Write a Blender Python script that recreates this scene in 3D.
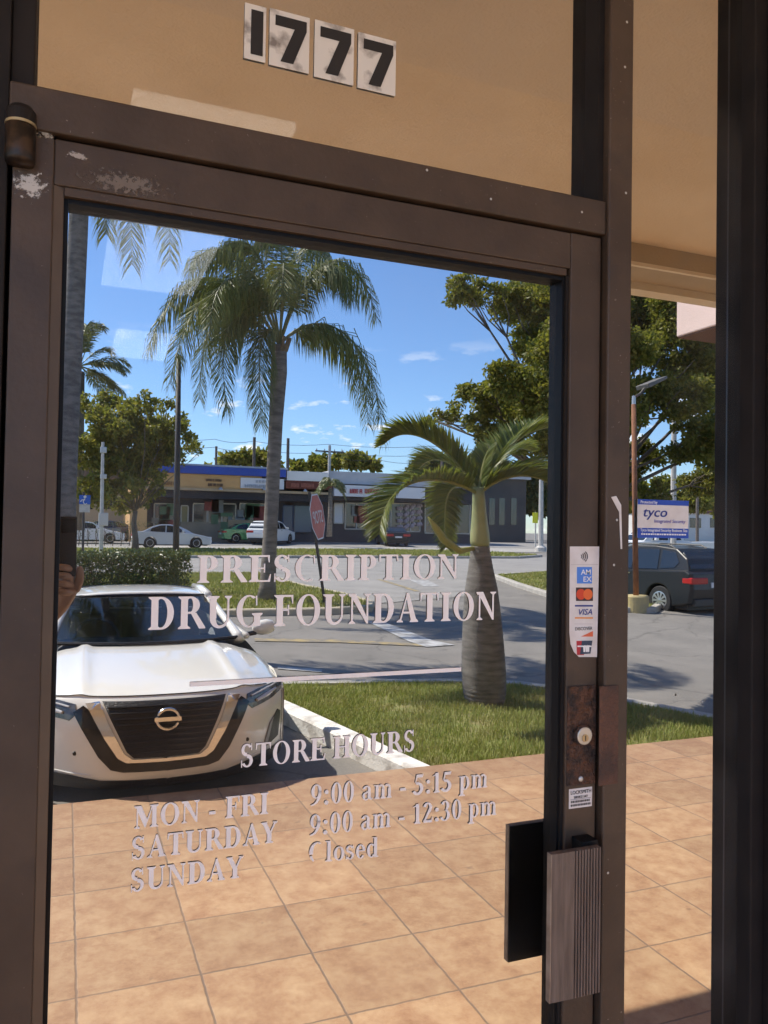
import bpy, bmesh, math, random
from mathutils import Vector, Matrix
PI = math.pi
rad = math.radians
S = bpy.context.scene
for o in list(bpy.data.objects):
    bpy.data.objects.remove(o)
COL = S.collection
rng = random.Random(7)

# ------------------------------------------------------------------ camera, sky, sun, exposure
CAM_D, CAM_H = 1.07, 1.72           # distance to the shop front, height of the lens
FPX = 794.4
yaw, pitch, roll = .3798, .0227, .0165
fw = Vector((math.sin(yaw)*math.cos(pitch), math.cos(yaw)*math.cos(pitch), math.sin(pitch)))
rt0 = Vector((math.cos(yaw), -math.sin(yaw), 0))
up0 = rt0.cross(fw)
rt = rt0*math.cos(roll)+up0*math.sin(roll)
up = -rt0*math.sin(roll)+up0*math.cos(roll)
cd = bpy.data.cameras.new('camera')
cam = bpy.data.objects.new('camera', cd)
COL.objects.link(cam)
cd.sensor_fit = 'HORIZONTAL'
cd.sensor_width = 36
cd.lens = FPX*36/768
cd.clip_start = .01
cd.clip_end = 2000
cam.matrix_world = Matrix(((rt.x, up.x, -fw.x, 0), (rt.y, up.y, -fw.y, -CAM_D), (rt.z, up.z, -fw.z, CAM_H), (0, 0, 0, 1)))
S.camera = cam

SUN_EL = rad(53)
SUN_H = Vector((-.74, -.67, 0)).normalized()       # horizontal direction towards the sun
sunv = Vector((SUN_H.x*math.cos(SUN_EL), SUN_H.y*math.cos(SUN_EL), math.sin(SUN_EL)))
W = bpy.data.worlds.new('World')
S.world = W
W.use_nodes = True
wn = W.node_tree
bg = wn.nodes['Background']
sky = wn.nodes.new('ShaderNodeTexSky')
sky.sky_type = 'NISHITA'
sky.sun_disc = False
sky.sun_elevation = SUN_EL
sky.sun_rotation = math.atan2(SUN_H.x, SUN_H.y)
sky.air_density = 1.0
sky.dust_density = .1
sky.ozone_density = 2.2
# a few low fair-weather clouds as part of the sky
tc = wn.nodes.new('ShaderNodeTexCoord')
mp = wn.nodes.new('ShaderNodeMapping')
mp.inputs['Scale'].default_value = (3.0, 3.0, 8.0)
mp.inputs['Location'].default_value = (.35, .2, .0)
wn.links.new(tc.outputs['Generated'], mp.inputs['Vector'])
nz = wn.nodes.new('ShaderNodeTexNoise')
nz.inputs['Scale'].default_value = 4.2
nz.inputs['Detail'].default_value = 7
nz.inputs['Roughness'].default_value = .55
wn.links.new(mp.outputs['Vector'], nz.inputs['Vector'])
cr = wn.nodes.new('ShaderNodeValToRGB')
cr.color_ramp.elements[0].position = .575
cr.color_ramp.elements[1].position = .66
wn.links.new(nz.outputs['Fac'], cr.inputs['Fac'])
sx = wn.nodes.new('ShaderNodeSeparateXYZ')
wn.links.new(tc.outputs['Generated'], sx.inputs[0])
lo = wn.nodes.new('ShaderNodeMapRange')
for i, v in zip((1, 2, 3, 4), (.12, .24, 1, 0)):
    lo.inputs[i].default_value = v
wn.links.new(sx.outputs['Z'], lo.inputs[0])
mu = wn.nodes.new('ShaderNodeMath')
mu.operation = 'MULTIPLY'
wn.links.new(cr.outputs['Color'], mu.inputs[0])
wn.links.new(lo.outputs[0], mu.inputs[1])
mxw = wn.nodes.new('ShaderNodeMixRGB')
wn.links.new(mu.outputs[0], mxw.inputs['Fac'])
mxw.inputs['Color2'].default_value = (9, 9.2, 9.5, 1)
tint = wn.nodes.new('ShaderNodeMixRGB')
tint.blend_type = 'MULTIPLY'
tint.inputs['Fac'].default_value = 1
tint.inputs['Color2'].default_value = (.75, .93, 1.2, 1)
wn.links.new(sky.outputs[0], tint.inputs['Color1'])
wn.links.new(tint.outputs[0], mxw.inputs['Color1'])
wn.links.new(mxw.outputs[0], bg.inputs['Color'])
bg.inputs['Strength'].default_value = .10
sl = bpy.data.lights.new('sun', 'SUN')
sl.energy = 4.2
sl.angle = rad(.5)
sl.color = (1, .94, .85)
so = bpy.data.objects.new('sun', sl)
COL.objects.link(so)
so.rotation_euler = sunv.to_track_quat('Z', 'Y').to_euler()
S.view_settings.view_transform = 'Standard'
S.view_settings.look = 'None'
S.view_settings.gamma = 1
S.view_settings.use_curve_mapping = False
S.view_settings.exposure = 1.5

# ------------------------------------------------------------------ measuring helpers
GY = .027                            # the reflecting face of the shop glass
def ray(px, py):
    return fw*FPX+rt*(px-384)+up*(512-py)
def fac(px, py, y=0.0):              # a pixel on the shop front -> point on the plane y
    v = ray(px, py)
    t = (CAM_D+y)/v.y
    return Vector((v.x*t, y, CAM_H+v.z*t))
def mir(v):                          # a point seen in the glass -> where it really stands, in front of the shop
    return Vector((v.x, 2*GY-v.y, v.z))
PROF = [(-5, -.15), (4, -.15), (6.5, -.15), (9, -.10), (12, 0), (15, .1), (19, .18), (25, .25), (34, .3), (48, .34), (60, .62), (900, .62)]
def zg(y):                           # ground height of the car park at real y (negative = away from the shop)
    D = -y
    for (a, za), (b, zb) in zip(PROF, PROF[1:]):
        if D <= b:
            return za+(zb-za)*max(0, (D-a))/(b-a)
    return .62
def at(px, py, D):                   # reflected pixel at distance D from the shop
    v = ray(px, py)
    t = (CAM_D+2*GY+D)/v.y
    return Vector((v.x*t, -D, CAM_H+v.z*t))
def gp(px, py, dz=0.0, z=None):      # reflected pixel on the ground
    v = ray(px, py)
    if z is not None:
        t = (z-CAM_H)/v.z
        return mir(Vector((v.x*t, v.y*t-CAM_D, z)))
    D = 1.0
    while D < 300:
        p = at(px, py, D)
        if p.z <= zg(-D)+dz:
            return Vector((p.x, -D, zg(-D)+dz))
        D += .02+D*.001
    return p
def gx(px, D, dz=0.0):               # reflected column px at distance D, on the ground
    p = at(px, 520, D)
    return Vector((p.x, -D, zg(-D)+dz))
def mpx(D, px=300):                  # metres per pixel at that distance, in column px
    v = ray(px, 520)
    return (CAM_D+2*GY+D)*(fw.y+fw.x*v.x/v.y)/FPX

# ------------------------------------------------------------------ materials
MATS = {}
def mat(name, c1, c2=None, scale=6.0, rough=.6, metal=0.0, bump=0.0, bscale=None, detail=5, lo=.35, hi=.65, coat=0.0, spec=.5, stretch=None, trans=0.0):
    if name in MATS:
        return MATS[name]
    m = bpy.data.materials.new(name)
    m.use_nodes = True
    nt = m.node_tree
    b = nt.nodes['Principled BSDF']
    b.inputs['Base Color'].default_value = (*c1, 1)
    b.inputs['Roughness'].default_value = rough
    b.inputs['Metallic'].default_value = metal
    b.inputs['Coat Weight'].default_value = coat
    b.inputs['Coat Roughness'].default_value = .04
    b.inputs['Specular IOR Level'].default_value = spec
    t = nt.nodes.new('ShaderNodeTexCoord')
    vec = t.outputs['Object']
    if stretch:
        g = nt.nodes.new('ShaderNodeMapping')
        g.inputs['Scale'].default_value = stretch
        nt.links.new(vec, g.inputs['Vector'])
        vec = g.outputs['Vector']
    if c2 is not None:
        n = nt.nodes.new('ShaderNodeTexNoise')
        n.inputs['Scale'].default_value = scale
        n.inputs['Detail'].default_value = detail
        nt.links.new(vec, n.inputs['Vector'])
        r = nt.nodes.new('ShaderNodeMapRange')
        for i, v in zip((1, 2), (lo, hi)):
            r.inputs[i].default_value = v
        nt.links.new(n.outputs['Fac'], r.inputs[0])
        x = nt.nodes.new('ShaderNodeMixRGB')
        x.inputs[1].default_value = (*c1, 1)
        x.inputs[2].default_value = (*c2, 1)
        nt.links.new(r.outputs[0], x.inputs[0])
        nt.links.new(x.outputs[0], b.inputs['Base Color'])
    if bump:
        n2 = nt.nodes.new('ShaderNodeTexNoise')
        n2.inputs['Scale'].default_value = bscale or scale*4
        n2.inputs['Detail'].default_value = 6
        nt.links.new(vec, n2.inputs['Vector'])
        bm = nt.nodes.new('ShaderNodeBump')
        bm.inputs['Strength'].default_value = bump
        bm.inputs['Distance'].default_value = .02
        nt.links.new(n2.outputs['Fac'], bm.inputs['Height'])
        nt.links.new(bm.outputs[0], b.inputs['Normal'])
    MATS[name] = m
    return m
def leafmat(name, c1, c2, rough=.5, spec=.4, trans=.25):
    # leaves: every leaf gets its own tone, and lets a little light through
    m = bpy.data.materials.new(name)
    m.use_nodes = True
    nt = m.node_tree
    b = nt.nodes['Principled BSDF']
    g = nt.nodes.new('ShaderNodeNewGeometry')
    x = nt.nodes.new('ShaderNodeMixRGB')
    x.inputs[1].default_value = (*c1, 1)
    x.inputs[2].default_value = (*c2, 1)
    nt.links.new(g.outputs['Random Per Island'], x.inputs[0])
    nt.links.new(x.outputs[0], b.inputs['Base Color'])
    b.inputs['Roughness'].default_value = rough
    b.inputs['Specular IOR Level'].default_value = spec
    tl = nt.nodes.new('ShaderNodeBsdfTranslucent')
    y = nt.nodes.new('ShaderNodeMixRGB')
    y.inputs[0].default_value = .5
    y.inputs[2].default_value = (.2, .22, .02, 1)
    nt.links.new(x.outputs[0], y.inputs[1])
    nt.links.new(y.outputs[0], tl.inputs['Color'])
    ms = nt.nodes.new('ShaderNodeMixShader')
    ms.inputs[0].default_value = trans
    nt.links.new(b.outputs[0], ms.inputs[1])
    nt.links.new(tl.outputs[0], ms.inputs[2])
    nt.links.new(ms.outputs[0], nt.nodes['Material Output'].inputs['Surface'])
    MATS[name] = m
    return m
def dry_patches(m, col, scale, lo, hi):
    nt = m.node_tree
    g = nt.nodes.new('ShaderNodeTexCoord')
    n = nt.nodes.new('ShaderNodeTexNoise')
    n.inputs['Scale'].default_value = scale
    n.inputs['Detail'].default_value = 5
    nt.links.new(g.outputs['Object'], n.inputs['Vector'])
    r = nt.nodes.new('ShaderNodeMapRange')
    for i, v in zip((1, 2, 3, 4), (lo, hi, 0, .85)):
        r.inputs[i].default_value = v
    nt.links.new(n.outputs['Fac'], r.inputs[0])
    b = nt.nodes['Principled BSDF']
    src = b.inputs['Base Color'].links[0].from_socket
    x = nt.nodes.new('ShaderNodeMixRGB')
    nt.links.new(r.outputs[0], x.inputs[0])
    nt.links.new(src, x.inputs[1])
    x.inputs[2].default_value = (*col, 1)
    nt.links.new(x.outputs[0], b.inputs['Base Color'])
def emit(name, c, s):
    m = bpy.data.materials.new(name)
    m.use_nodes = True
    b = m.node_tree.nodes['Principled BSDF']
    b.inputs['Base Color'].default_value = (*c, 1)
    b.inputs['Emission Color'].default_value = (*c, 1)
    b.inputs['Emission Strength'].default_value = s
    return m
def flat(name, c, rough=.5, **k):
    return mat(name, c, rough=rough, **k)

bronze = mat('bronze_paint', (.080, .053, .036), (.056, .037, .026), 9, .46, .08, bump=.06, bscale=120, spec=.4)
def specks(m, col, scale, lo, hi, amount=1.0):
    nt = m.node_tree
    b = nt.nodes['Principled BSDF']
    src = b.inputs['Base Color'].links[0].from_socket
    t = nt.nodes.new('ShaderNodeTexCoord')
    n = nt.nodes.new('ShaderNodeTexNoise')
    n.inputs['Scale'].default_value = scale
    n.inputs['Detail'].default_value = 4
    nt.links.new(t.outputs['Object'], n.inputs['Vector'])
    r = nt.nodes.new('ShaderNodeMapRange')
    for i, v in zip((1, 2, 3, 4), (lo, hi, 0, amount)):
        r.inputs[i].default_value = v
    nt.links.new(n.outputs['Fac'], r.inputs[0])
    x = nt.nodes.new('ShaderNodeMixRGB')
    nt.links.new(r.outputs[0], x.inputs[0])
    nt.links.new(src, x.inputs[1])
    x.inputs[2].default_value = (*col, 1)
    nt.links.new(x.outputs[0], b.inputs['Base Color'])
def cracks(m, scale, width, col):
    nt = m.node_tree
    b = nt.nodes['Principled BSDF']
    src = b.inputs['Base Color'].links[0].from_socket
    t = nt.nodes.new('ShaderNodeTexCoord')
    n = nt.nodes.new('ShaderNodeTexNoise')
    n.inputs['Scale'].default_value = 1.6
    n.inputs['Detail'].default_value = 6
    nt.links.new(t.outputs['Object'], n.inputs['Vector'])
    a = nt.nodes.new('ShaderNodeVectorMath')
    a.operation = 'MULTIPLY_ADD'
    nt.links.new(n.outputs['Color'], a.inputs[0])
    a.inputs[1].default_value = (.9, .9, 0)
    nt.links.new(t.outputs['Object'], a.inputs[2])
    v = nt.nodes.new('ShaderNodeTexVoronoi')
    v.feature = 'DISTANCE_TO_EDGE'
    v.inputs['Scale'].default_value = scale
    nt.links.new(a.outputs[0], v.inputs['Vector'])
    r = nt.nodes.new('ShaderNodeMapRange')
    for i, q in zip((1, 2, 3, 4), (width*.3, width, .40, 0)):
        r.inputs[i].default_value = q
    nt.links.new(v.outputs['Distance'], r.inputs[0])
    x = nt.nodes.new('ShaderNodeMixRGB')
    nt.links.new(r.outputs[0], x.inputs[0])
    nt.links.new(src, x.inputs[1])
    x.inputs[2].default_value = (*col, 1)
    nt.links.new(x.outputs[0], b.inputs['Base Color'])
specks(bronze, (.26, .22, .18), 210, .70, .76, .8)
specks(bronze, (.05, .035, .028), 14, .55, .72, .7)
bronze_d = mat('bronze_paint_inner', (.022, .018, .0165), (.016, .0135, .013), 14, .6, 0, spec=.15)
gasket = flat('black_rubber', (.006, .006, .007), .5, spec=.2)
rust = mat('rusty_steel', (.145, .072, .045), (.052, .038, .034), 42, .6, .35, bump=.9, bscale=150, lo=.42, hi=.58, detail=9)
steel = mat('worn_steel', (.42, .39, .35), (.28, .26, .23), 60, .35, .85)
alu = mat('pale_metal', (.55, .54, .52), rough=.4, metal=.7)
white_v = mat('white_vinyl', (.92, .86, .82), (.86, .80, .76), 40, .6)
dark_v = flat('vinyl_shaded_back', (.07, .055, .05), .9)  # shade between the white letters and the glass, painted into their backs
paper = mat('white_label', (.74, .70, .68), (.66, .61, .58), 50, .5)
black_ink = flat('black_ink', (.012, .012, .013), .5)
stucco = mat('tan_stucco', (.93, .76, .545), (.82, .655, .455), 1.6, .9, bump=.25, bscale=90)
stucco_d = mat('brown_stucco', (.52, .42, .29), (.47, .38, .26), 4, .9, bump=.25, bscale=90)
cream = mat('cream_paint', (.88, .77, .59), (.82, .71, .53), 6, .8)
pinkp = mat('pink_stucco', (.72, .56, .50), (.67, .52, .46), 5, .9, bump=.2, bscale=80)
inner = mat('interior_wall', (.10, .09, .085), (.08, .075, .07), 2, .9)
concrete = mat('concrete', (.46, .43, .38), (.36, .34, .30), 5, .9, bump=.3, bscale=60)
curbw = mat('white_painted_kerb', (.74, .72, .68), (.45, .42, .38), 7, .8, bump=.4, bscale=40, lo=.5, hi=.7)
curby = mat('faded_yellow_kerb', (.50, .42, .27), (.40, .36, .28), 4, .85, bump=.3, bscale=40)
asph = mat('asphalt', (.225, .208, .185), (.175, .163, .146), 1.1, .9, bump=.35, bscale=120, detail=9)
asph_l = mat('sun_bleached_asphalt', (.40, .38, .34), (.34, .325, .29), .5, .9, bump=.2, bscale=60)
asph_m = mat('worn_asphalt', (.31, .295, .27), (.26, .248, .228), .8, .9, bump=.3, bscale=80, detail=8)
paintw = mat('worn_road_paint', (.48, .48, .47), (.22, .215, .205), 6, .85, lo=.38, hi=.66, detail=9)
painty = mat('worn_yellow_paint', (.38, .29, .13), (.19, .17, .14), 6, .85, lo=.35, hi=.62, detail=9)
specks(asph, (.34, .32, .285), 90, .56, .70, .6)
specks(asph, (.09, .085, .08), 2.3, .62, .75, .6)
cracks(asph, .38, .010, (.07, .066, .06))
specks(asph_m, (.16, .152, .14), 1.7, .55, .75, .7)
cracks(asph_m, .25, .010, (.12, .115, .105))
specks(asph_l, (.27, .258, .235), .7, .5, .7, .8)
soil_g = mat('turf', (.19, .22, .06), (.27, .23, .10), 5, .95, bump=.4, bscale=70, detail=9)
grassm = leafmat('grass_blades', (.22, .29, .05), (.42, .41, .15), .6, .2, .35)
grassf = leafmat('far_grass_blades', (.20, .26, .045), (.38, .36, .12), .6, .2, .3)

dry_patches(grassm, (.40, .34, .16), 2.1, .50, .70)
dry_patches(grassf, (.36, .31, .14), 1.3, .5, .7)

# glass: reflective solar glass, a little of the room behind shows through
def glassmat(name, refl, see, fac_):
    m = bpy.data.materials.new(name)
    m.use_nodes = True
    nt = m.node_tree
    nt.nodes.remove(nt.nodes['Principled BSDF'])
    g = nt.nodes.new('ShaderNodeBsdfGlossy')
    g.inputs['Color'].default_value = (*refl, 1)
    g.inputs['Roughness'].default_value = 0
    t = nt.nodes.new('ShaderNodeBsdfTransparent')
    t.inputs['Color'].default_value = (*see, 1)
    mx = nt.nodes.new('ShaderNodeMixShader')
    mx.inputs[0].default_value = fac_
    nt.links.new(t.outputs[0], mx.inputs[1])
    nt.links.new(g.outputs[0], mx.inputs[2])
    # faint dust film
    df = nt.nodes.new('ShaderNodeBsdfDiffuse')
    df.inputs['Color'].default_value = (.6, .55, .5, 1)
    tcn = nt.nodes.new('ShaderNodeTexCoord')
    n = nt.nodes.new('ShaderNodeTexNoise')
    n.inputs['Scale'].default_value = 5
    n.inputs['Detail'].default_value = 8
    nt.links.new(tcn.outputs['Object'], n.inputs['Vector'])
    r = nt.nodes.new('ShaderNodeMapRange')
    for i, v in zip((1, 2, 3, 4), (.42, .75, .006, .06)):
        r.inputs[i].default_value = v
    nt.links.new(n.outputs['Fac'], r.inputs[0])
    m2 = nt.nodes.new('ShaderNodeMixShader')
    nt.links.new(r.outputs[0], m2.inputs[0])
    nt.links.new(mx.outputs[0], m2.inputs[1])
    nt.links.new(df.outputs[0], m2.inputs[2])
    nt.links.new(m2.outputs[0], nt.nodes['Material Output'].inputs['Surface'])
    # old glass is never quite flat
    w = nt.nodes.new('ShaderNodeTexNoise')
    w.inputs['Scale'].default_value = 2.2
    w.inputs['Detail'].default_value = 1
    nt.links.new(tcn.outputs['Object'], w.inputs['Vector'])
    bm = nt.nodes.new('ShaderNodeBump')
    bm.inputs['Strength'].default_value = .02
    bm.inputs['Distance'].default_value = .01
    nt.links.new(w.outputs['Fac'], bm.inputs['Height'])
    nt.links.new(bm.outputs[0], g.inputs['Normal'])
    return m
glass = glassmat('reflective_glass', (.64, .635, .62), (.36, .36, .36), .72)

# ------------------------------------------------------------------ mesh helpers
class MB:
    def __init__(s):
        s.v, s.f, s.m = [], [], []
    def add(s, vs, fs, mi=0):
        k = len(s.v)
        s.v += [tuple(p) for p in vs]
        for f in fs:
            s.f.append(tuple(i+k for i in f))
            s.m.append(mi)
        return s
    def box(s, a, b, mi=0):
        x0, y0, z0 = (min(p, q) for p, q in zip(a, b))
        x1, y1, z1 = (max(p, q) for p, q in zip(a, b))
        vs = [(x0, y0, z0), (x1, y0, z0), (x1, y1, z0), (x0, y1, z0), (x0, y0, z1), (x1, y0, z1), (x1, y1, z1), (x0, y1, z1)]
        return s.add(vs, [(3, 2, 1, 0), (4, 5, 6, 7), (0, 1, 5, 4), (1, 2, 6, 5), (2, 3, 7, 6), (3, 0, 4, 7)], mi)
    def prism(s, pts, off, mi=0):    # planar outline pushed along off
        n = len(pts)
        off = Vector(off)
        vs = [Vector(p) for p in pts]+[Vector(p)+off for p in pts]
        fs = [tuple(range(n))[::-1], tuple(range(n, 2*n))]+[(i, (i+1) % n, n+(i+1) % n, n+i) for i in range(n)]
        return s.add(vs, fs, mi)
    def tube(s, path, rads, n=8, mi=0, cap=True):
        path = [Vector(p) for p in path]
        if not hasattr(rads, '__len__'):
            rads = [rads]*len(path)
        rings = []
        ref = Vector((0, 0, 1))
        for i, p in enumerate(path):
            d = (path[min(i+1, len(path)-1)]-path[max(i-1, 0)]).normalized()
            a = ref if abs(d.dot(ref)) < .9 else Vector((1, 0, 0))
            u = d.cross(a).normalized()
            w = u.cross(d).normalized()
            rings.append([p+(u*math.cos(2*PI*k/n)+w*math.sin(2*PI*k/n))*rads[i] for k in range(n)])
        vs = [q for r in rings for q in r]
        fs = []
        for i in range(len(path)-1):
            for k in range(n):
                fs.append((i*n+k, i*n+(k+1) % n, (i+1)*n+(k+1) % n, (i+1)*n+k))
        if cap:
            fs.append(tuple(range(n))[::-1])
            fs.append(tuple((len(path)-1)*n+k for k in range(n)))
        return s.add(vs, fs, mi)
    def lathe(s, prof, c, n=24, mi=0, axis='z'):
        vs, fs = [], []
        for (r, z) in prof:
            for k in range(n):
                a = 2*PI*k/n
                q = (r*math.cos(a), r*math.sin(a), z)
                if axis == 'y':
                    q = (q[0], q[2], q[1])
                if axis == 'x':
                    q = (q[2], q[0], q[1])
                vs.append(Vector(q)+Vector(c))
        for i in range(len(prof)-1):
            for k in range(n):
                fs.append((i*n+k, i*n+(k+1) % n, (i+1)*n+(k+1) % n, (i+1)*n+k))
        fs.append(tuple(range(n))[::-1])
        fs.append(tuple((len(prof)-1)*n+k for k in range(n)))
        return s.add(vs, fs, mi)
    def build(s, name, mats, parent=None, smooth=False, bevel=0.0, fix=True, label=None):
        me = bpy.data.meshes.new(name)
        me.from_pydata(s.v, [], s.f)
        if not isinstance(mats, (list, tuple)):
            mats = [mats]
        for m in mats:
            me.materials.append(m)
        me.polygons.foreach_set('material_index', s.m)
        if fix:
            b = bmesh.new()
            b.from_mesh(me)
            bmesh.ops.recalc_face_normals(b, faces=b.faces)
            b.to_mesh(me)
            b.free()
        if smooth:
            me.polygons.foreach_set('use_smooth', [True]*len(me.polygons))
        me.update()
        o = bpy.data.objects.new(name, me)
        COL.objects.link(o)
        if parent:
            o.parent = parent
        if bevel:
            bv = o.modifiers.new('bevel', 'BEVEL')
            bv.width = bevel
            bv.segments = 2
            bv.limit_method = 'ANGLE'
        if label:
            o['label'] = label
        return o
def tag(o, label=None, cat=None, group=None, kind=None):
    if label:
        o['label'] = label
    if cat:
        o['category'] = cat
    if group:
        o['group'] = group
    if kind:
        o['kind'] = kind
    return o
def thing(name, label, cat, loc=(0, 0, 0), rz=0.0, group=None):
    o = bpy.data.objects.new(name, None)
    COL.objects.link(o)
    o.location = loc
    o.rotation_euler = (0, 0, rz)
    o.empty_display_size = .2
    return tag(o, label, cat, group)
def copy_thing(o, parent=None):
    c = o.copy()
    COL.objects.link(c)
    if parent:
        c.parent = parent
    for ch in o.children:
        copy_thing(ch, c)
    return c
def text_mesh(name, body, size, m, parent, origin, xdir, zdir, thick=.0006, shear=0.0, align='LEFT', bold=0.0, width=None, label=None):
    cu = bpy.data.curves.new(name, 'FONT')
    cu.body = body
    cu.size = size
    cu.shear = shear
    cu.align_x = align
    cu.offset = bold*size
    cu.extrude = thick/2
    cu.resolution_u = 3
    t = bpy.data.objects.new(name, cu)
    COL.objects.link(t)
    bpy.context.view_layer.update()
    me = bpy.data.meshes.new_from_object(t.evaluated_get(bpy.context.evaluated_depsgraph_get()))
    bpy.data.objects.remove(t)
    xs = [v.co.x for v in me.vertices]
    k = width/(max(xs)-min(xs)) if width else 1
    xd, zd = Vector(xdir).normalized(), Vector(zdir).normalized()
    nd = xd.cross(zd)
    for v in me.vertices:
        c = v.co.copy()
        v.co = Vector(origin)+xd*(c.x*k)+zd*c.y+nd*c.z
    me.materials.clear()
    me.materials.append(m)
    o = bpy.data.objects.new(name, me)
    COL.objects.link(o)
    if parent:
        o.parent = parent
    if label:
        o['label'] = label
    return o

# ------------------------------------------------------------------ serif lettering, drawn stroke by stroke
TH, SF, ST = .065, .05, .185
def q_(*p): return list(p)
def rc(x0, y0, x1, y1): return [(x0, y0), (x1, y0), (x1, y1), (x0, y1)]
def arc(cx, cy, rx, ry, tx, ty, a0, a1, n=20):
    n = max(4, int(n*abs(a1-a0)/360)+2)
    out = []
    for i in range(n):
        a, b = rad(a0+(a1-a0)*i/n), rad(a0+(a1-a0)*(i+1)/n)
        out.append([(cx+rx*math.cos(a), cy+ry*math.sin(a)), (cx+rx*math.cos(b), cy+ry*math.sin(b)),
                    (cx+(rx-tx)*math.cos(b), cy+(ry-ty)*math.sin(b)), (cx+(rx-tx)*math.cos(a), cy+(ry-ty)*math.sin(a))])
    return out
def sf(x0, x1, y, d=1, e=.075):      # bracketed serif
    return [[(x0-e, y), (x1+e, y), (x1+e, y+d*SF*.7), (x1, y+d*SF*2), (x0, y+d*SF*2), (x0-e, y+d*SF*.7)]]
def stem(x, y0=0, y1=1, w=ST, b=True, t=True):
    r = [rc(x, y0, x+w, y1)]
    if b: r += sf(x, x+w, y0, 1)
    if t: r += sf(x, x+w, y1, -1)
    return r
def glyph(c):
    X = .69
    if c == 'I': return .40, stem(.11)
    if c == 'P': return .62, stem(.10)+[rc(.26, 1-TH, .34, 1), rc(.26, .45, .34, .45+TH)]+arc(.34, .725, .25, .275, ST, TH, -90, 90)
    if c == 'R': return .76, stem(.10)+[rc(.26, 1-TH, .36, 1), rc(.26, .46, .36, .46+TH)]+arc(.36, .73, .25, .27, ST, TH, -90, 90)+[[(.36, .49), (.52, .49), (.77, .04), (.77, 0), (.60, 0)]]
    if c == 'E': return .68, stem(.10)+[rc(.26, 1-TH, .61, 1), rc(.26, .485, .48, .54), rc(.26, 0, .62, TH), [(.55, 1), (.62, 1), (.62, .73), (.595, .73)], [(.45, .68), (.49, .68), (.49, .35), (.45, .35)], [(.56, 0), (.64, 0), (.665, .29), (.64, .29)]]
    if c == 'F': return .62, stem(.10)+[rc(.26, 1-TH, .58, 1), rc(.26, .485, .46, .54), [(.52, 1), (.59, 1), (.59, .71), (.565, .71)], [(.43, .68), (.47, .68), (.47, .35), (.43, .35)]]
    if c == 'T': return .68, stem(.26, t=False)+[rc(.04, 1-TH, .64, 1), [(.03, 1), (.10, 1), (.06, .72), (.03, .72)], [(.58, 1), (.65, 1), (.65, .72), (.62, .72)]]
    if c == 'U': return .76, [rc(.10, .3, .10+ST, 1)]+sf(.10, .10+ST, 1, -1)+[rc(.585, .3, .64, 1)]+sf(.585, .64, 1, -1)+arc(.37, .31, .27, .325, .17, .09, 180, 270)+arc(.37, .31, .27, .325, .06, .09, 270, 360)
    if c == 'N': return .76, [rc(.11, 0, .165, 1), rc(.60, 0, .655, 1), [(.06, 1), (.26, 1), (.655, .12), (.655, 0), (.60, 0), (.11, .90)]]+sf(.11, .165, 0)+sf(.60, .655, 1, -1)+sf(.06, .12, 1, -1, .04)
    if c == 'M': return .96, [rc(.11, 0, .165, 1), rc(.70, 0, .865, 1), [(.06, 1), (.28, 1), (.52, .34), (.455, .02), (.42, .02), (.11, .86)], [(.74, 1), (.455, .02), (.42, .02), (.45, .2), (.70, 1)]]+sf(.11, .165, 0)+sf(.70, .865, 0)+sf(.70, .865, 1, -1)+sf(.06, .12, 1, -1, .04)
    if c == 'A': return .74, [[(.35, 1), (.39, 1), (.145, 0), (.09, 0)], [(.34, 1.01), (.41, 1.01), (.69, 0), (.50, 0), (.32, .88)], rc(.19, .30, .52, .30+TH)]+sf(.09, .145, 0)+sf(.50, .68, 0, 1, .05)
    if c == 'Y': return .72, [rc(.27, 0, .27+ST, .46), [(.04, 1), (.22, 1), (.43, .50), (.43, .40), (.27, .42)], [(.58, 1), (.64, 1), (.42, .42), (.35, .42)]]+sf(.27, .27+ST, 0)+sf(.07, .2, 1, -1, .06)+sf(.57, .64, 1, -1, .06)
    if c == 'D': return .76, stem(.10)+[rc(.26, 1-TH, .36, 1), rc(.26, 0, .36, TH)]+arc(.36, .5, .34, .5, .175, TH, -90, 90, 34)
    if c == 'O': return .80, arc(.40, .5, .36, .515, .165, .05, 0, 360, 44)
    if c == 'C': return .74, arc(.42, .5, .36, .515, .165, .05, 58, 300, 44)+[[(.60, .99), (.645, .99), (.655, .66), (.62, .66)]]
    if c == 'G': return .80, arc(.42, .5, .36, .515, .165, .05, 58, 318, 44)+[rc(.56, .03, .56+ST, .44)]+sf(.56, .56+ST, .44, -1, .06)+[[(.60, .99), (.645, .99), (.655, .68), (.62, .68)]]
    if c == 'S': return .58, arc(.27, .745, .22, .27, .12, .07, 25, 180)+arc(.27, .745, .22, .28, .12, .16, 180, 275)+arc(.29, .275, .235, .28, .13, .16, 0, 95)+arc(.29, .275, .235, .29, .13, .07, -155, 0)+[[(.44, 1.01), (.48, 1.01), (.485, .72), (.45, .72)], [(.05, -.01), (.09, -.01), (.085, .31), (.05, .31)]]
    if c == 'H': return .80, stem(.10)+stem(.54)+[rc(.26, .485, .55, .54)]
    if c == '0': return .52, arc(.26, .5, .225, .51, .13, .045, 0, 360, 36)
    if c == '9': return .52, arc(.255, .67, .22, .335, .125, .045, 0, 360, 30)+arc(.02, .62, .455, .62, .13, .06, -88, 4, 30)
    if c == '1': return .46, [rc(.17, 0, .32, .99), [(.05, .86), (.30, 1), (.30, .93), (.18, .87), (.05, .83)]]+sf(.17, .32, 0)
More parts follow.
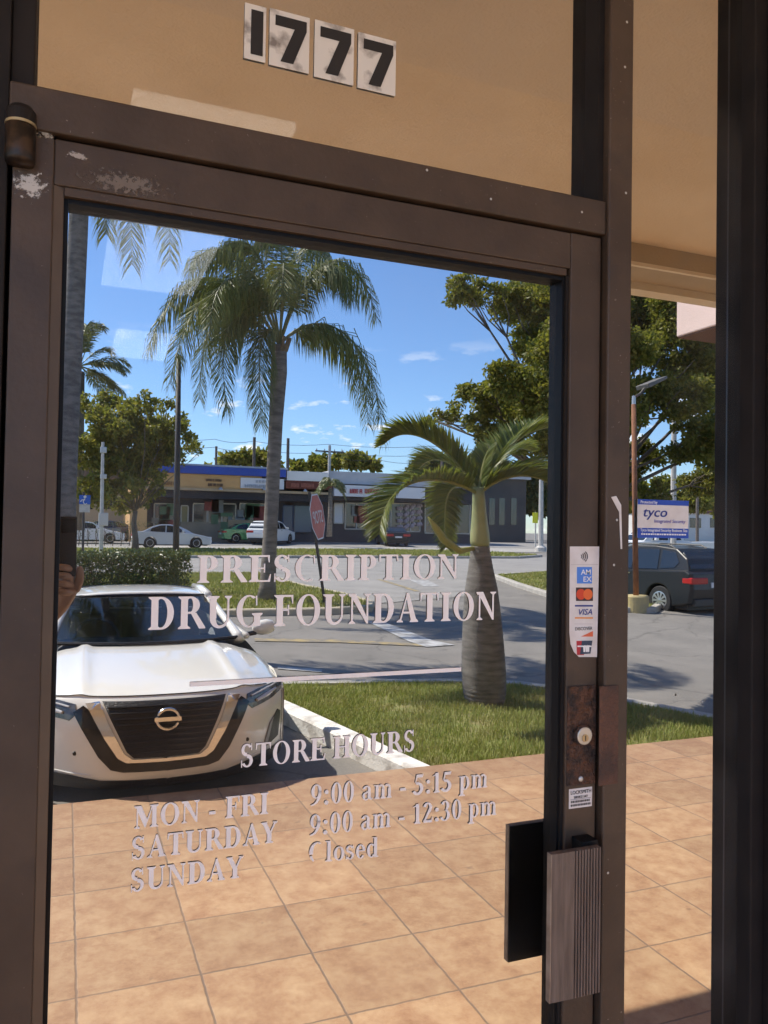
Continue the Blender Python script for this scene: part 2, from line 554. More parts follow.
    if c == '2': return .52, arc(.24, .73, .22, .28, .14, .07, 0, 165)+[[(.46, .73), (.32, .73), (.04, .06), (.04, 0), (.14, .10)], rc(.04, 0, .45, .13), [(.42, .0), (.46, .0), (.49, .25), (.455, .25)], [(.32, .73), (.46, .73), (.40, .55), (.28, .45)]]
    if c == '3': return .52, arc(.22, .75, .20, .26, .13, .06, -60, 160)+arc(.21, .27, .25, .29, .14, .06, -160, 80)
    if c == '5': return .52, [[(.13, 1), (.46, 1), (.42, .85), (.12, .85)], [(.13, 1), (.17, .88), (.11, .60), (.06, .58)]]+arc(.18, .30, .28, .32, .15, .12, -150, 110)
    if c == '(': return .74, arc(.42, .5, .36, .515, .165, .05, 62, 190, 44)+arc(.42, .5, .36, .515, .12, .05, 200, 238, 20)
    if c == ':': return .30, arc(.15, .09, .09, .10, .089, .099, 0, 360, 12)+arc(.15, .59, .09, .10, .089, .099, 0, 360, 12)
    if c == '-': return .36, [rc(.04, .27, .30, .40)]
    if c == 'l': return .34, stem(.10, 0, 1.02, .14, t=False)+[[(.02, 1.02), (.10, 1.02), (.10, .96), (.02, .99)]]
    if c == 'o': return .52, arc(.26, .345, .235, .36, .125, .05, 0, 360, 30)
    if c == 'e': return .48, arc(.25, .345, .215, .36, .125, .05, 10, 320, 30)+[rc(.12, .36, .455, .41)]
    if c == 's': return .42, arc(.20, .515, .165, .19, .09, .06, 20, 180)+arc(.20, .515, .165, .20, .09, .12, 180, 280)+arc(.21, .19, .17, .21, .095, .12, 0, 100)+arc(.21, .19, .17, .205, .095, .06, -160, 0)+[[(.33, .70), (.36, .70), (.365, .49), (.34, .49)], [(.04, -.01), (.07, -.01), (.065, .21), (.04, .21)]]
    if c == 'd': return .56, [rc(.36, 0, .50, 1.02)]+arc(.24, .345, .20, .36, .12, .05, 45, 320, 26)+[[(.29, 1.02), (.37, 1.02), (.37, .96), (.29, .99)], [(.50, .05), (.56, .05), (.56, 0), (.50, 0)], rc(.30, .05, .37, .11), rc(.30, .60, .37, .65)]
    if c == 'a': return .52, [rc(.28, .05, .41, .50)]+arc(.23, .50, .18, .205, .12, .06, 0, 165)+arc(.20, .19, .165, .20, .11, .06, 60, 310)+[rc(.20, .36, .29, .42), [(.41, .10), (.50, .06), (.50, .02), (.41, 0), (.33, .05)]]
    if c == 'p': return .58, [rc(.09, -.32, .23, .69)]+sf(.09, .23, -.32)+arc(.31, .345, .22, .36, .125, .05, -140, 140, 26)+[[(.01, .69), (.10, .69), (.10, .62), (.01, .66)]]
    if c == 'm':
        g = [rc(.09, 0, .22, .69), rc(.37, 0, .50, .48), rc(.66, 0, .79, .48), [(.01, .69), (.10, .69), (.10, .62), (.01, .66)]]
        for x in (.09, .37, .66): g += sf(x, x+.13, 0, 1, .045)
        return .88, g+arc(.34, .49, .16, .21, .10, .09, 0, 140)+arc(.63, .49, .16, .21, .10, .09, 0, 140)
    return .26, []
def serif_text(body, p0, p1, caph, parent, y, label=None, squeeze=True):
    """a line of raised vinyl letters from point p0 to p1 (both on the glass)"""
    adv, prims, k = 0, [], 0
    for ch in body:
        w, ps = glyph(ch)
        for p in ps:
            prims.append([(x+adv, z) for x, z in p])
        adv += w+.03
    adv -= .03
    x0 = min(x for p in prims for x, z in p)
    x1 = max(x for p in prims for x, z in p)
    sx = (p1.x-p0.x)/(x1-x0)
    mb = MB()
    for i, p in enumerate(prims):
        th = .00045+.00003*(i % 9)
        pts = [(p0.x+(x-x0)*sx, p0.z+(p1.z-p0.z)*(x-x0)/(x1-x0)+z*caph) for x, z in p]
        n = len(pts)
        vs = [(x, y-th, z) for x, z in pts]+[(x, y-.00002*(i % 9), z) for x, z in pts]
        mb.add(vs, [tuple(range(n))]+[(j, n+j, n+(j+1) % n, (j+1) % n) for j in range(n)], 0)
        mb.add(vs, [tuple(range(n, 2*n))[::-1]], 1)
    return mb.build('lettering', [white_v, dark_v], parent, label=label, fix=False)

# ------------------------------------------------------------------ ground
WALK = 4.19                          # depth of the tiled walk in front of the shops
def tile_material():
    m = bpy.data.materials.new('terracotta_tiles')
    m.use_nodes = True
    nt = m.node_tree
    N, Lk = nt.nodes, nt.links
    b = N['Principled BSDF']
    tcn = N.new('ShaderNodeTexCoord')
    sp = N.new('ShaderNodeSeparateXYZ')
    Lk.new(tcn.outputs['Object'], sp.inputs[0])
    def mth(op, a, c=None):
        n = N.new('ShaderNodeMath')
        n.operation = op
        for i, v in ((0, a), (1, c)):
            if v is None: continue
            if hasattr(v, 'is_linked'): Lk.new(v, n.inputs[i])
            else: n.inputs[i].default_value = v
        return n.outputs[0]
    dn = N.new('ShaderNodeTexNoise')
    dn.inputs['Scale'].default_value = 18
    Lk.new(tcn.outputs['Object'], dn.inputs['Vector'])
    wob = mth('MULTIPLY', mth('SUBTRACT', dn.outputs['Fac'], .5), .01)
    cells, dist = [], []
    for ax, o, s in (('X', .074, .4455), ('Y', -1.982-.02, .438)):
        u = mth('DIVIDE', mth('SUBTRACT', mth('ADD', sp.outputs[ax], wob), o), s)
        cells.append(mth('FLOOR', u))
        fr = mth('FRACT', u)
        dist.append(mth('MINIMUM', fr, mth('SUBTRACT', 1.0, fr)))
    dm = mth('MINIMUM', dist[0], dist[1])
    gro = N.new('ShaderNodeMapRange')
    for i, v in zip((1, 2, 3, 4), (.005, .014, 1, 0)):
        gro.inputs[i].default_value = v
    Lk.new(dm, gro.inputs[0])
    cb = N.new('ShaderNodeCombineXYZ')
    Lk.new(cells[0], cb.inputs[0])
    Lk.new(cells[1], cb.inputs[1])
    wnz = N.new('ShaderNodeTexWhiteNoise')
    Lk.new(cb.outputs[0], wnz.inputs['Vector'])
    off = N.new('ShaderNodeVectorMath')
    off.operation = 'ADD'
    Lk.new(tcn.outputs['Object'], off.inputs[0])
    sc = N.new('ShaderNodeVectorMath')
    sc.operation = 'SCALE'
    Lk.new(wnz.outputs['Color'], sc.inputs[0])
    sc.inputs['Scale'].default_value = 30
    Lk.new(sc.outputs[0], off.inputs[1])
    n1 = N.new('ShaderNodeTexNoise')
    n1.inputs['Scale'].default_value = 8
    n1.inputs['Detail'].default_value = 10
    n1.inputs['Roughness'].default_value = .76
    Lk.new(off.outputs[0], n1.inputs['Vector'])
    rp = N.new('ShaderNodeValToRGB')
    e = rp.color_ramp.elements
    e[0].position, e[0].color = .30, (.30, .160, .082, 1)
    e[1].position, e[1].color = .68, (.505, .345, .196, 1)
    k = e.new(.46)
    k.color = (.395, .238, .128, 1)
    k = e.new(.56)
    k.color = (.45, .292, .162, 1)
    Lk.new(n1.outputs['Fac'], rp.inputs['Fac'])
    hv = N.new('ShaderNodeHueSaturation')
    Lk.new(rp.outputs[0], hv.inputs['Color'])
    Lk.new(mth('ADD', mth('MULTIPLY', wnz.outputs['Value'], .24), .88), hv.inputs['Value'])
    # dirt in large drifts, more towards the kerb
    n3 = N.new('ShaderNodeTexNoise')
    n3.inputs['Scale'].default_value = 1.3
    n3.inputs['Detail'].default_value = 6
    Lk.new(tcn.outputs['Object'], n3.inputs['Vector'])
    drt = N.new('ShaderNodeMapRange')
    for i, v in zip((1, 2, 3, 4), (-2.4, -4.2, 0, .38)):
        drt.inputs[i].default_value = v
    Lk.new(sp.outputs['Y'], drt.inputs[0])
    dmx = N.new('ShaderNodeMixRGB')
    Lk.new(mth('MULTIPLY', drt.outputs[0], mth('ADD', n3.outputs['Fac'], .3)), dmx.inputs[0])
    Lk.new(hv.outputs[0], dmx.inputs[1])
    dmx.inputs[2].default_value = (.22, .12, .085, 1)
    n5 = N.new('ShaderNodeTexNoise')
    n5.inputs['Scale'].default_value = 11
    n5.inputs['Detail'].default_value = 8
    Lk.new(tcn.outputs['Object'], n5.inputs['Vector'])
    st_n = N.new('ShaderNodeMapRange')
    for i, v in zip((1, 2, 3, 4), (.66, .74, 0, .55)):
        st_n.inputs[i].default_value = v
    Lk.new(n5.outputs['Fac'], st_n.inputs[0])
    stx = N.new('ShaderNodeMixRGB')
    Lk.new(st_n.outputs[0], stx.inputs[0])
    Lk.new(dmx.outputs[0], stx.inputs[1])
    stx.inputs[2].default_value = (.16, .095, .06, 1)
    gm = N.new('ShaderNodeMixRGB')
    gbr = mth('MULTIPLY', gro.outputs[0], mth('ADD', mth('MULTIPLY', n3.outputs['Fac'], .9), .35))
    Lk.new(gbr, gm.inputs[0])
    Lk.new(stx.outputs[0], gm.inputs[1])
    gm.inputs[2].default_value = (.17, .12, .085, 1)
    Lk.new(gm.outputs[0], b.inputs['Base Color'])
    b.inputs['Roughness'].default_value = .62
    hgt = mth('SUBTRACT', mth('MULTIPLY', n1.outputs['Fac'], .35), gro.outputs[0])
    bm = N.new('ShaderNodeBump')
    bm.inputs['Strength'].default_value = .3
    bm.inputs['Distance'].default_value = .004
    Lk.new(hgt, bm.inputs['Height'])
    Lk.new(bm.outputs[0], b.inputs['Normal'])
    return m
mb = MB()
ys = [3, 0, -4.1]+[p[0]*-1 for p in PROF[2:]]
ys = [20, -4.1, -6.5, -8, -9, -10.5, -12, -13.5, -15, -17, -19, -22, -25, -29, -34, -40, -48, -52, -56, -60, -90, -150, -400, -900]
xs = [-900, -300, -100, -40, -20, -10, 0, 10, 20, 40, 70, 120, 300, 900]
for y in ys:
    for x in xs:
        mb.v.append((x, y, zg(y) if y < -4 else -.15))
for j in range(len(ys)-1):
    for i in range(len(xs)-1):
        a = j*len(xs)+i
        mb.f.append((a, a+1, a+len(xs)+1, a+len(xs)))
        mb.m.append(0)
tag(mb.build('car_park_asphalt', asph), kind='structure')
mb = MB().box((-30, -WALK, -.3), (30, 4, 0))
tag(mb.build('tiled_walkway', tile_material(), bevel=.006), kind='structure')

def sheet(name, pxs, m, dz, kind='structure', pts=None):
    ps = pts or [gp(x, y, 0) for x, y in pxs]
    b = bmesh.new()
    b.faces.new([b.verts.new((p.x, p.y, 0)) for p in ps])
    bmesh.ops.triangulate(b, faces=b.faces)
    for cut in (6.5, 9, 12, 15, 19, 25, 34, 48, 60):
        bmesh.ops.bisect_plane(b, geom=b.verts[:]+b.edges[:]+b.faces[:], plane_co=(0, -cut, 0), plane_no=(0, 1, 0))
    for v in b.verts:
        v.co.z = zg(v.co.y)+dz
    bmesh.ops.recalc_face_normals(b, faces=b.faces)
    me = bpy.data.meshes.new(name)
    b.to_mesh(me)
    b.free()
    me.materials.append(m)
    o = bpy.data.objects.new(name, me)
    COL.objects.link(o)
    return tag(o, kind=kind)
def inset(ps, w):
    """points moved w metres inwards (outline given in order)"""
    n = len(ps)
    ar = sum(ps[i].x*ps[(i+1) % n].y-ps[(i+1) % n].x*ps[i].y for i in range(n))
    s = 1 if ar > 0 else -1
    out = []
    for i in range(n):
        a, b_, c = ps[i-1], ps[i], ps[(i+1) % n]
        d1 = Vector((b_.x-a.x, b_.y-a.y)).normalized()
        d2 = Vector((c.x-b_.x, c.y-b_.y)).normalized()
        nn = (Vector((-d1.y, d1.x))+Vector((-d2.y, d2.x)))*s
        nn.normalize()
        out.append(Vector((b_.x+nn.x*w, b_.y+nn.y*w, b_.z)))
    return out
def island(name, ps, kerb, top, hgt=.15, w=.16, ztop=None, kerb2=None, split=99):
    """a raised bed: a kerb ring with turf inside"""
    inn = inset(ps, w)
    zt = (lambda p: ztop) if ztop is not None else (lambda p: zg(p.y)+hgt)
    n = len(ps)
    k = MB()
    vs = [(p.x, p.y, zg(p.y)-.1) for p in ps]+[(p.x, p.y, zt(p)-.02) for p in ps]
    rim = inset(ps, .02)
    vs += [(p.x, p.y, zt(p)) for p in rim]+[(p.x, p.y, zt(p)) for p in inn]+[(p.x, p.y, zt(p)-.12) for p in inn]
    for lvl in range(4):
        for i in range(n):
            k.f.append((lvl*n+i, lvl*n+(i+1) % n, (lvl+1)*n+(i+1) % n, (lvl+1)*n+i))
            k.m.append(1 if kerb2 and i >= split else 0)
    k.v = vs
    tag(k.build(name+'_kerb', [kerb, kerb2 or kerb]), kind='structure')
    g = MB()
    g.add([(p.x, p.y, zt(p)-.03) for p in inn], [tuple(range(n))])
    o = g.build(name+'_turf', top)
    tag(o, kind='structure')
    return inn
def resample(ps, step):
    out = []
    n = len(ps)
    for i in range(n):
        a, b_ = ps[i], ps[(i+1) % n]
        k = max(1, int((b_-a).length/step))
        out += [a.lerp(b_, j/k) for j in range(k)]
    return out
def inside(ps, x, y):
    c = False
    j = len(ps)-1
    for i in range(len(ps)):
        if (ps[i].y > y) != (ps[j].y > y) and x < (ps[j].x-ps[i].x)*(y-ps[i].y)/(ps[j].y-ps[i].y)+ps[i].x:
            c = not c
        j = i
    return c
def grass(name, ps, n, hmin, hmax, m, zf, bw=.006, cond=None):
    x0, x1 = min(p.x for p in ps), max(p.x for p in ps)
    y0, y1 = min(p.y for p in ps), max(p.y for p in ps)
    vs, fs = [], []
    r = random.Random(len(name)+n)
    k = 0
    while k < n:
        x, y = r.uniform(x0, x1), r.uniform(y0, y1)
        if not inside(ps, x, y) or (cond and not cond(x, y, r)):
            k += .2
            continue
        z = zf(y)
        a = r.uniform(0, 2*PI)
        h = r.uniform(hmin, hmax)
        lean = r.uniform(.1, .9)*h
        dx, dy = math.cos(a)*bw, math.sin(a)*bw
        lx, ly = math.cos(a+1.3)*lean, math.sin(a+1.3)*lean
        i = len(vs)
        vs += [(x-dx, y-dy, z), (x+dx, y+dy, z), (x+lx*.45+dx*.7, y+ly*.45+dy*.7, z+h*.65), (x+lx*.45-dx*.7, y+ly*.45-dy*.7, z+h*.65), (x+lx, y+ly, z+h)]
        fs += [(i, i+1, i+2, i+3), (i+3, i+2, i+4)]
        k += 1
    me = bpy.data.meshes.new(name)
    me.from_pydata(vs, [], fs)
    me.materials.append(m)
    o = bpy.data.objects.new(name, me)
    COL.objects.link(o)
    return tag(o, kind='stuff')

# bed beside the walk, with the bottle palm
bed = [gp(429, 764, z=0), gp(414, 764, z=0), gp(286, 710, z=0), gp(262, 699, z=0), gp(254, 690, z=0), gp(262, 681.5, z=0), gp(380, 678.5, z=0), gp(460, 678, z=0), gp(520, 680, z=0), gp(575, 687, z=0), gp(640, 699, z=0), gp(709, 712, z=0), gp(760, 722, z=0)]
bed[0].y = bed[1].y = -WALK+.25
last = bed[-1].copy()
bed += [Vector((last.x+1.2, last.y, 0)), Vector((last.x+1.2, -WALK+.25, 0))]
bed_in = island('near_bed', bed, curbw, soil_g, ztop=-.004, w=.19, kerb2=concrete, split=5)
bed_in = [Vector((p.x, min(p.y, -WALK-.005), 0)) for p in bed_in]
def patchy(x, y, r):
    v = math.sin(x*3.1+1.7*math.sin(y*2.3))*math.sin(y*2.7+x*.9)
    w = math.sin(x*7.3+2.1*math.sin(y*5.1))*math.sin(y*6.3+x*2.7)
    return r.random() < .62+.3*v+.25*w
grass('lawn', bed_in, 60000, .025, .075, grassm, lambda y: -.034, .0035, patchy)

# bed across the drive, with the queen palm
far = [gp(*q) for q in ((60, 612), (60, 578), (183, 576), (262, 576), (300, 588), (345, 598), (374, 607), (372, 612), (330, 615), (200, 617))]
far_in = island('palm_bed', far, curby, soil_g, hgt=.13)
grass('palm_bed_grass', far_in, 22000, .03, .09, grassf, lambda y: zg(y)+.1, .012)
# right hand bed
rb = [gp(*q) for q in ((492, 578), (548, 574), (640, 588), (668, 606), (655, 614), (600, 612), (548, 598), (515, 587))]
rb_in = island('corner_bed', rb, concrete, soil_g, hgt=.12)
grass('corner_bed_grass', rb_in, 8000, .03, .08, grassf, lambda y: zg(y)+.09, .012)
# worn road between the beds, the street and its verges
sheet('cross_drive', [(183, 575), (60, 577), (60, 557), (552, 557), (700, 562), (700, 572), (548, 573), (490, 580), (494, 595), (375, 604), (335, 597), (262, 574)], asph_m, .012)
vs_ = [Vector((-60, -29.5, 0)), Vector((90, -29.5, 0)), Vector((90, -34.5, 0)), Vector((-60, -34.5, 0))]
def strip(name, xa, xb, da, db, m, dz):
    return sheet(name, None, m, dz, pts=[Vector((xa, -da, 0)), Vector((xb, -da, 0)), Vector((xb, -db, 0)), Vector((xa, -db, 0))])
strip('street', -80, 140, 46.5, 53, asph_l, .02)
strip('forecourt', -80, 140, 53.2, 66, asph_m, .024)
vg = [Vector((-30, -35.5, 0)), Vector((22.5, -35.5, 0)), Vector((25.5, -38, 0)), Vector((24.5, -46, 0)), Vector((-30, -46, 0))]
vg_in = island('street_verge', vg, concrete, soil_g, hgt=.14)
grass('street_verge_grass', vg_in, 30000, .05, .14, grassf, lambda y: zg(y)+.11, .03)
# painted marks
sheet('yellow_line', [(255, 639), (340, 640.5), (430, 645), (430, 647.5), (340, 643.5), (255, 642)], painty, .012)
sheet('white_arrow', [(366, 622), (382, 622), (432, 641), (455, 646), (426, 648), (408, 642)], paintw, .013)
sheet('white_stop_bar', [(278, 667), (322, 670.5), (322, 673), (278, 670)], paintw, .012)
sheet('white_edge_mark', [(408, 580), (428, 581), (440, 587), (424, 587)], paintw, .018)
sheet('yellow_centre_mark', [(376, 580), (381, 580), (420, 592), (414, 592)], painty, .018)

# ------------------------------------------------------------------ the shop front building
bld = thing('storefront_building', 'tan stucco storefront building with a deep soffit over its tiled walk', 'building')
WT = 3.35                            # soffit height
mb = MB()
mb.box((-9, .10, 0), (-.20, .25, WT))
mb.box((1.32, .10, 0), (12, .25, WT))
mb.box((-.20, .10, 2.98), (1.32, .25, WT))
mb.build('wall', stucco, bld)
MB().box((-9, -2.45, WT), (12, .25, WT+.2)).build('soffit', stucco, bld)
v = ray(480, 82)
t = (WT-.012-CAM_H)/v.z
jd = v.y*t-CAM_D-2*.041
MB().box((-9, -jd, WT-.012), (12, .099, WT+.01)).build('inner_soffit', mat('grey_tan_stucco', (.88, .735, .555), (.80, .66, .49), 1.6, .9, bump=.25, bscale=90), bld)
MB().box((-9, -2.79, 3.245), (12, -2.45, WT+.5)).build('fascia_beam', stucco_d, bld)
MB().box((-9, -2.475, 3.225), (12, -2.452, 3.255)).build('beam_trim', cream, bld)
MB().box((-9, -2.85, 3.20), (12, -2.74, WT+.5)).build('drip_edge', cream, bld)
MB().box((-9, -2.3, WT+.55), (12, 6, WT+.75)).build('roof', concrete, bld)
c6 = at(677, 337, 4.2)
mb = MB().box((c6.x, c6.y, c6.z), (14, -2.86, c6.z+1.2))
mb.build('eave_wing', pinkp, bld, bevel=.01)
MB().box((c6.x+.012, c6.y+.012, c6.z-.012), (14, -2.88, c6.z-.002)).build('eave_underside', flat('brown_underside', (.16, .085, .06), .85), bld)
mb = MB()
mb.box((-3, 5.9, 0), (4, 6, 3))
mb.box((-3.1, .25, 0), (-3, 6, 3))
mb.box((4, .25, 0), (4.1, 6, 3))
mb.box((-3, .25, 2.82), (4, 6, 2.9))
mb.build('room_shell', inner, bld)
def ceil_panel(qs, s):
    pts = []
    for q in qs:
        v = ray(*q)
        t = (2.8-CAM_H)/v.z
        pts.append(Vector((v.x*t, v.y*t-CAM_D, 2.8)))
    x0, x1 = min(p.x for p in pts), max(p.x for p in pts)
    y0, y1 = min(p.y for p in pts), max(p.y for p in pts)
    return MB().box((x0, y0, 2.795), (x1, y1, 2.815)).build('ceiling_light', s, bld)
lampm = emit('lit_ceiling_panel', (.93, .96, 1), 4.5)
ceil_panel([(111, 217), (205, 240), (195, 290), (103, 284)], lampm)
ceil_panel([(117, 331), (166, 340), (166, 356), (117, 356)], lampm)
ceil_panel([(133, 95), (296, 128), (290, 139), (134, 108)], emit('lit_ceiling_strip', (1, .93, .82), 4.0))

# fixed frame round the door
fr = thing('door_frame', 'dark bronze metal frame with transom and narrow side pane around the glass door', 'frame')
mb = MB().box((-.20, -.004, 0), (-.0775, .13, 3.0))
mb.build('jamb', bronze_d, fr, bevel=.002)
MB().box((.808, -.012, 0), (.855, .10, 3.0)).build('mullion', bronze, fr, bevel=.003)
MB().box((-.0775, -.006, 2.2085), (.808, .10, 2.2635)).build('header', bronze, fr, bevel=.003)
mb = MB()
mb.box((-.0775, .004, 2.2636), (-.050, .06, 2.98))
mb.box((-.050, .028, 2.2636), (.80, .06, 2.270))
mb.build('transom_bead', bronze_d, fr, bevel=.002)
MB().box((.797, .004, 2.2638), (.8079, .06, 2.98)).build('transom_bead', bronze_d, fr)
MB().box((-.06, .041, 2.26), (.81, .047, 2.99)).build('transom_glass', glass, fr)
MB().box((-.2, 0, 2.98), (1.32, .1, 3.06)).build('frame_head', bronze, fr)
MB().box((.85, .031, .06), (1.145, .037, 2.99)).build('side_glass', glass, fr)
MB().box((.8552, .004, 0), (1.134, .06, .11)).build('side_sill', bronze, fr)
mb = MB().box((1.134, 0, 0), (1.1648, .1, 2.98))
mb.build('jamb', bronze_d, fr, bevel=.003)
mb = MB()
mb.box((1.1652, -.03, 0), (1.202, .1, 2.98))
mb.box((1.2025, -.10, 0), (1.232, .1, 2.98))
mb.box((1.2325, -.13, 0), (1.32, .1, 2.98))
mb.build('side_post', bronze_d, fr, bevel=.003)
MB().box((1.1645, -.032, 0), (1.1665, -.029, 2.98)).build('post_edge', flat('dark_blue_trim', (.05, .055, .07), .3), fr)
MB().box((-.0775, -.02, 0), (.808, .13, .012)).build('threshold', alu, fr)
# screws on the frame
mb = MB()
for px, py, y in ((627, 22, -.012), (625, 67, -.012), (626, 193, -.012), (614, 565, -.012), (608, 873, -.012), (617, 520, -.012)):
    c = fac(px, py, y)
    mb.lathe([(.0022, 0), (.0018, -.0006), (.0006, -.001)], c, 10, axis='y')
mb.build('screw', alu, fr)
mb = MB()
for px, py in ((491, 199), (582, 212), (427, 170)):
    mb.lathe([(.002, 0), (.0016, -.0006), (.0006, -.001)], fac(px, py, -.006), 10, axis='y')
mb.build('screw', alu, fr)

# house number plates on the transom
NUMY = .0378
plate_m = mat('grubby_plate', (.70, .66, .60), (.22, .19, .17), 30, .5, lo=.55, hi=.70, detail=5)
for k, (x0, y0, x1, y1) in enumerate(((245, 2, 265.5, 60), (270, 7.5, 309, 70), (315, 19, 353.5, 82), (358.5, 31.5, 395.5, 93))):
    a = fac(x0, y0, NUMY)
    b_ = fac(x1, y1, NUMY)
    z1 = a.z
    z0 = fac(x0, y1-(2 if k == 0 else 5.5), NUMY).z
    pl = MB().box((a.x, NUMY, z0), (b_.x, NUMY+.0015, z1)).build('number_plate', plate_m, fr, bevel=.0006)
    w, h_ = b_.x-a.x, z1-z0
    Pn = lambda u, v: (a.x+u*w, NUMY-.0008, z0+v*h_)
    mb = MB()
    if k == 0:
        sh = [[(.30, .10), (.86, .10), (.86, .90), (.30, .90)]]
    else:
        sh = [[(.14, .90), (.92, .90), (.92, .72), (.14, .72)], [(.92, .72), (.60, .10), (.28, .10), (.62, .72)]]
    for j, s_ in enumerate(sh):
        mb.prism([Pn(*q) for q in s_], (0, .0006, 0))
    mb.build('numeral', black_ink, pl)
    pl['label'] = ['narrow dirty white plate with a black 1', 'dirty white plate with a black 7 next to the 1', 'middle dirty white plate with a black 7', 'last dirty white plate with a black 7'][k]

# security notice on the side pane
blue = flat('sign_blue', (.025, .075, .42), .4)
navy = flat('logo_navy', (.02, .035, .22), .4)
SY = .031-.0045
def rect_on(y, x0, y0, x1, y1):      # px corners -> world rectangle on plane y
    a, b_ = fac((x0+x1)/2, y0, y), fac((x0+x1)/2, y1, y)
    return fac(x0, (y0+y1)/2, y).x, fac(x1, (y0+y1)/2, y).x, b_.z, a.z
x0, x1, z0, z1 = rect_on(SY, 637.5, 500, 688.5, 538)
sg = MB().box((x0, SY, z0), (x1, SY+.0012, z1)).build('security_notice', paper, fr, label='blue and white security company notice stuck on the side pane')
W_, H_ = x1-x0, z1-z0
MB().box((x0, SY-.0004, z0+H_*.865), (x1, SY-.0001, z1)).build('top_band', blue, sg)
MB().box((x0, SY-.0004, z0), (x1, SY-.0001, z0+H_*.255)).build('bottom_band', blue, sg)
X, Z = (1, 0, 0), (0, 0, 1)
wink = flat('white_ink', (.82, .82, .82), .5)
text_mesh('printed_text', 'Protected by', H_*.11, wink, sg, (x0+W_*.05, SY-.0007, z0+H_*.895), X, Z, width=W_*.32)
text_mesh('printed_text', 'tyco', H_*.36, navy, sg, (x0+W_*.09, SY-.0006, z0+H_*.555), X, Z, shear=.22, bold=.006, width=W_*.46)
text_mesh('printed_text', 'Integrated Security', H_*.13, flat('logo_violet', (.20, .16, .42), .4), sg, (x0+W_*.31, SY-.0006, z0+H_*.40), X, Z, shear=.2, width=W_*.62)
text_mesh('printed_text', 'Tyco Integrated Security Business Site', H_*.11, wink, sg, (x0+W_*.05, SY-.0007, z0+H_*.165), X, Z, width=W_*.92)
mb = MB()
cx = x0+W_*.07
r = random.Random(3)
while cx < x1-W_*.08:
    wd = W_*r.uniform(.02, .05)
    mb.box((cx, SY-.0007, z0+H_*.075), (cx+wd, SY-.0005, z0+H_*.115))
    cx += wd+W_*.012
mb.build('fine_print', wink, sg)
# torn sticker left on the mullion
p = [fac(*q, -.0125) for q in ((611, 497), (616, 496), (621, 505), (622, 549), (620.5, 549), (619, 512))]
MB().prism(p, (0, -.0006, 0)).build('torn_sticker', paper, fr, label='sliver of torn white paper on the mullion')

# ------------------------------------------------------------------ the glass door
door = thing('glass_door', 'glass shop door in a worn bronze frame with lettering and a pull handle', 'door')
LX0, LX1, LZ1 = -.0725, .8025, 2.2045
mb = MB().box((-.11, .055, .02), (-.062, .1, 2.2)).box((.79, .055, .02), (.82, .09, 2.2)).box((-.06, .055, 2.195), (.78, .09, 2.215))
mb.build('door_stop', gasket, fr)
MB().box((LX0, 0, .02), (-.025, .045, LZ1)).build('stile', bronze, door, bevel=.002)
mb = MB()
mb.prism([(-.0249, .002, .25), (-.0249, .002, 2.1458), (-.013, .006, 2.1458), (-.013, .006, .25)], (0, .03, 0))
mb.build('glazing_bead', mat('bronze_bead', (.115, .084, .062), (.09, .065, .05), 12, .38, .2), door)
MB().box((-.0129, .012, .24), (-.0075, .04, 2.1344)).build('gasket', gasket, door)
MB().box((.744, 0, .02), (LX1, .045, LZ1)).build('stile', bronze, door, bevel=.002)
MB().box((.7385, .005, .25), (.7439, .04, 2.1344)).build('glazing_bead', bronze_d, door)
MB().box((.7345, .009, .25), (.7384, .04, 2.1344)).build('gasket', gasket, door)
MB().box((-.0249, .0004, 2.146), (.7437, .045, LZ1-.0004)).build('top_rail', bronze, door, bevel=.002)
MB().box((-.0125, .003, 2.1345), (.7384, .04, 2.1459)).build('glazing_bead', bronze, door, bevel=.001)
MB().box((-.0074, .010, 2.1285), (.7344, .04, 2.1344)).build('gasket', gasket, door)
MB().box((-.0249, .0004, .0204), (.7437, .045, .25)).build('bottom_rail', bronze, door, bevel=.002)
gp_ = MB().box((-.02, GY, .23), (.742, GY+.006, 2.146)).build('glass_pane', glass, door)
# worn paint at the hinge corner
def scuff(name, seed, col):
    m = bpy.data.materials.new(name)
    m.use_nodes = True
    nt = m.node_tree
    b = nt.nodes['Principled BSDF']
    b.inputs['Base Color'].default_value = (*col, 1)
    b.inputs['Roughness'].default_value = .8
    tcn = nt.nodes.new('ShaderNodeTexCoord')
    mp_ = nt.nodes.new('ShaderNodeMapping')
    mp_.inputs['Location'].default_value = (seed, 0, seed)
    nt.links.new(tcn.outputs['Object'], mp_.inputs[0])
    n = nt.nodes.new('ShaderNodeTexNoise')
    n.inputs['Scale'].default_value = 150
    n.inputs['Detail'].default_value = 9
    n.inputs['Roughness'].default_value = .68
    nt.links.new(mp_.outputs[0], n.inputs['Vector'])
    g = nt.nodes.new('ShaderNodeTexGradient')
    g.gradient_type = 'SPHERICAL'
    m2 = nt.nodes.new('ShaderNodeMapping')
    nt.links.new(tcn.outputs['Generated'], m2.inputs[0])
    m2.inputs['Location'].default_value = (-1, 0, -1)
    m2.inputs['Scale'].default_value = (2, 0, 2)
    nt.links.new(m2.outputs[0], g.inputs[0])
    ad = nt.nodes.new('ShaderNodeMath')
    ad.operation = 'MULTIPLY_ADD'
    nt.links.new(g.outputs['Fac'], ad.inputs[0])
    ad.inputs[1].default_value = .35
    nt.links.new(n.outputs['Fac'], ad.inputs[2])
    r_ = nt.nodes.new('ShaderNodeMapRange')
    for i, v in zip((1, 2), (.64, .74)):
        r_.inputs[i].default_value = v
    nt.links.new(ad.outputs[0], r_.inputs[0])
    nt.links.new(r_.outputs[0], b.inputs['Alpha'])
    return m
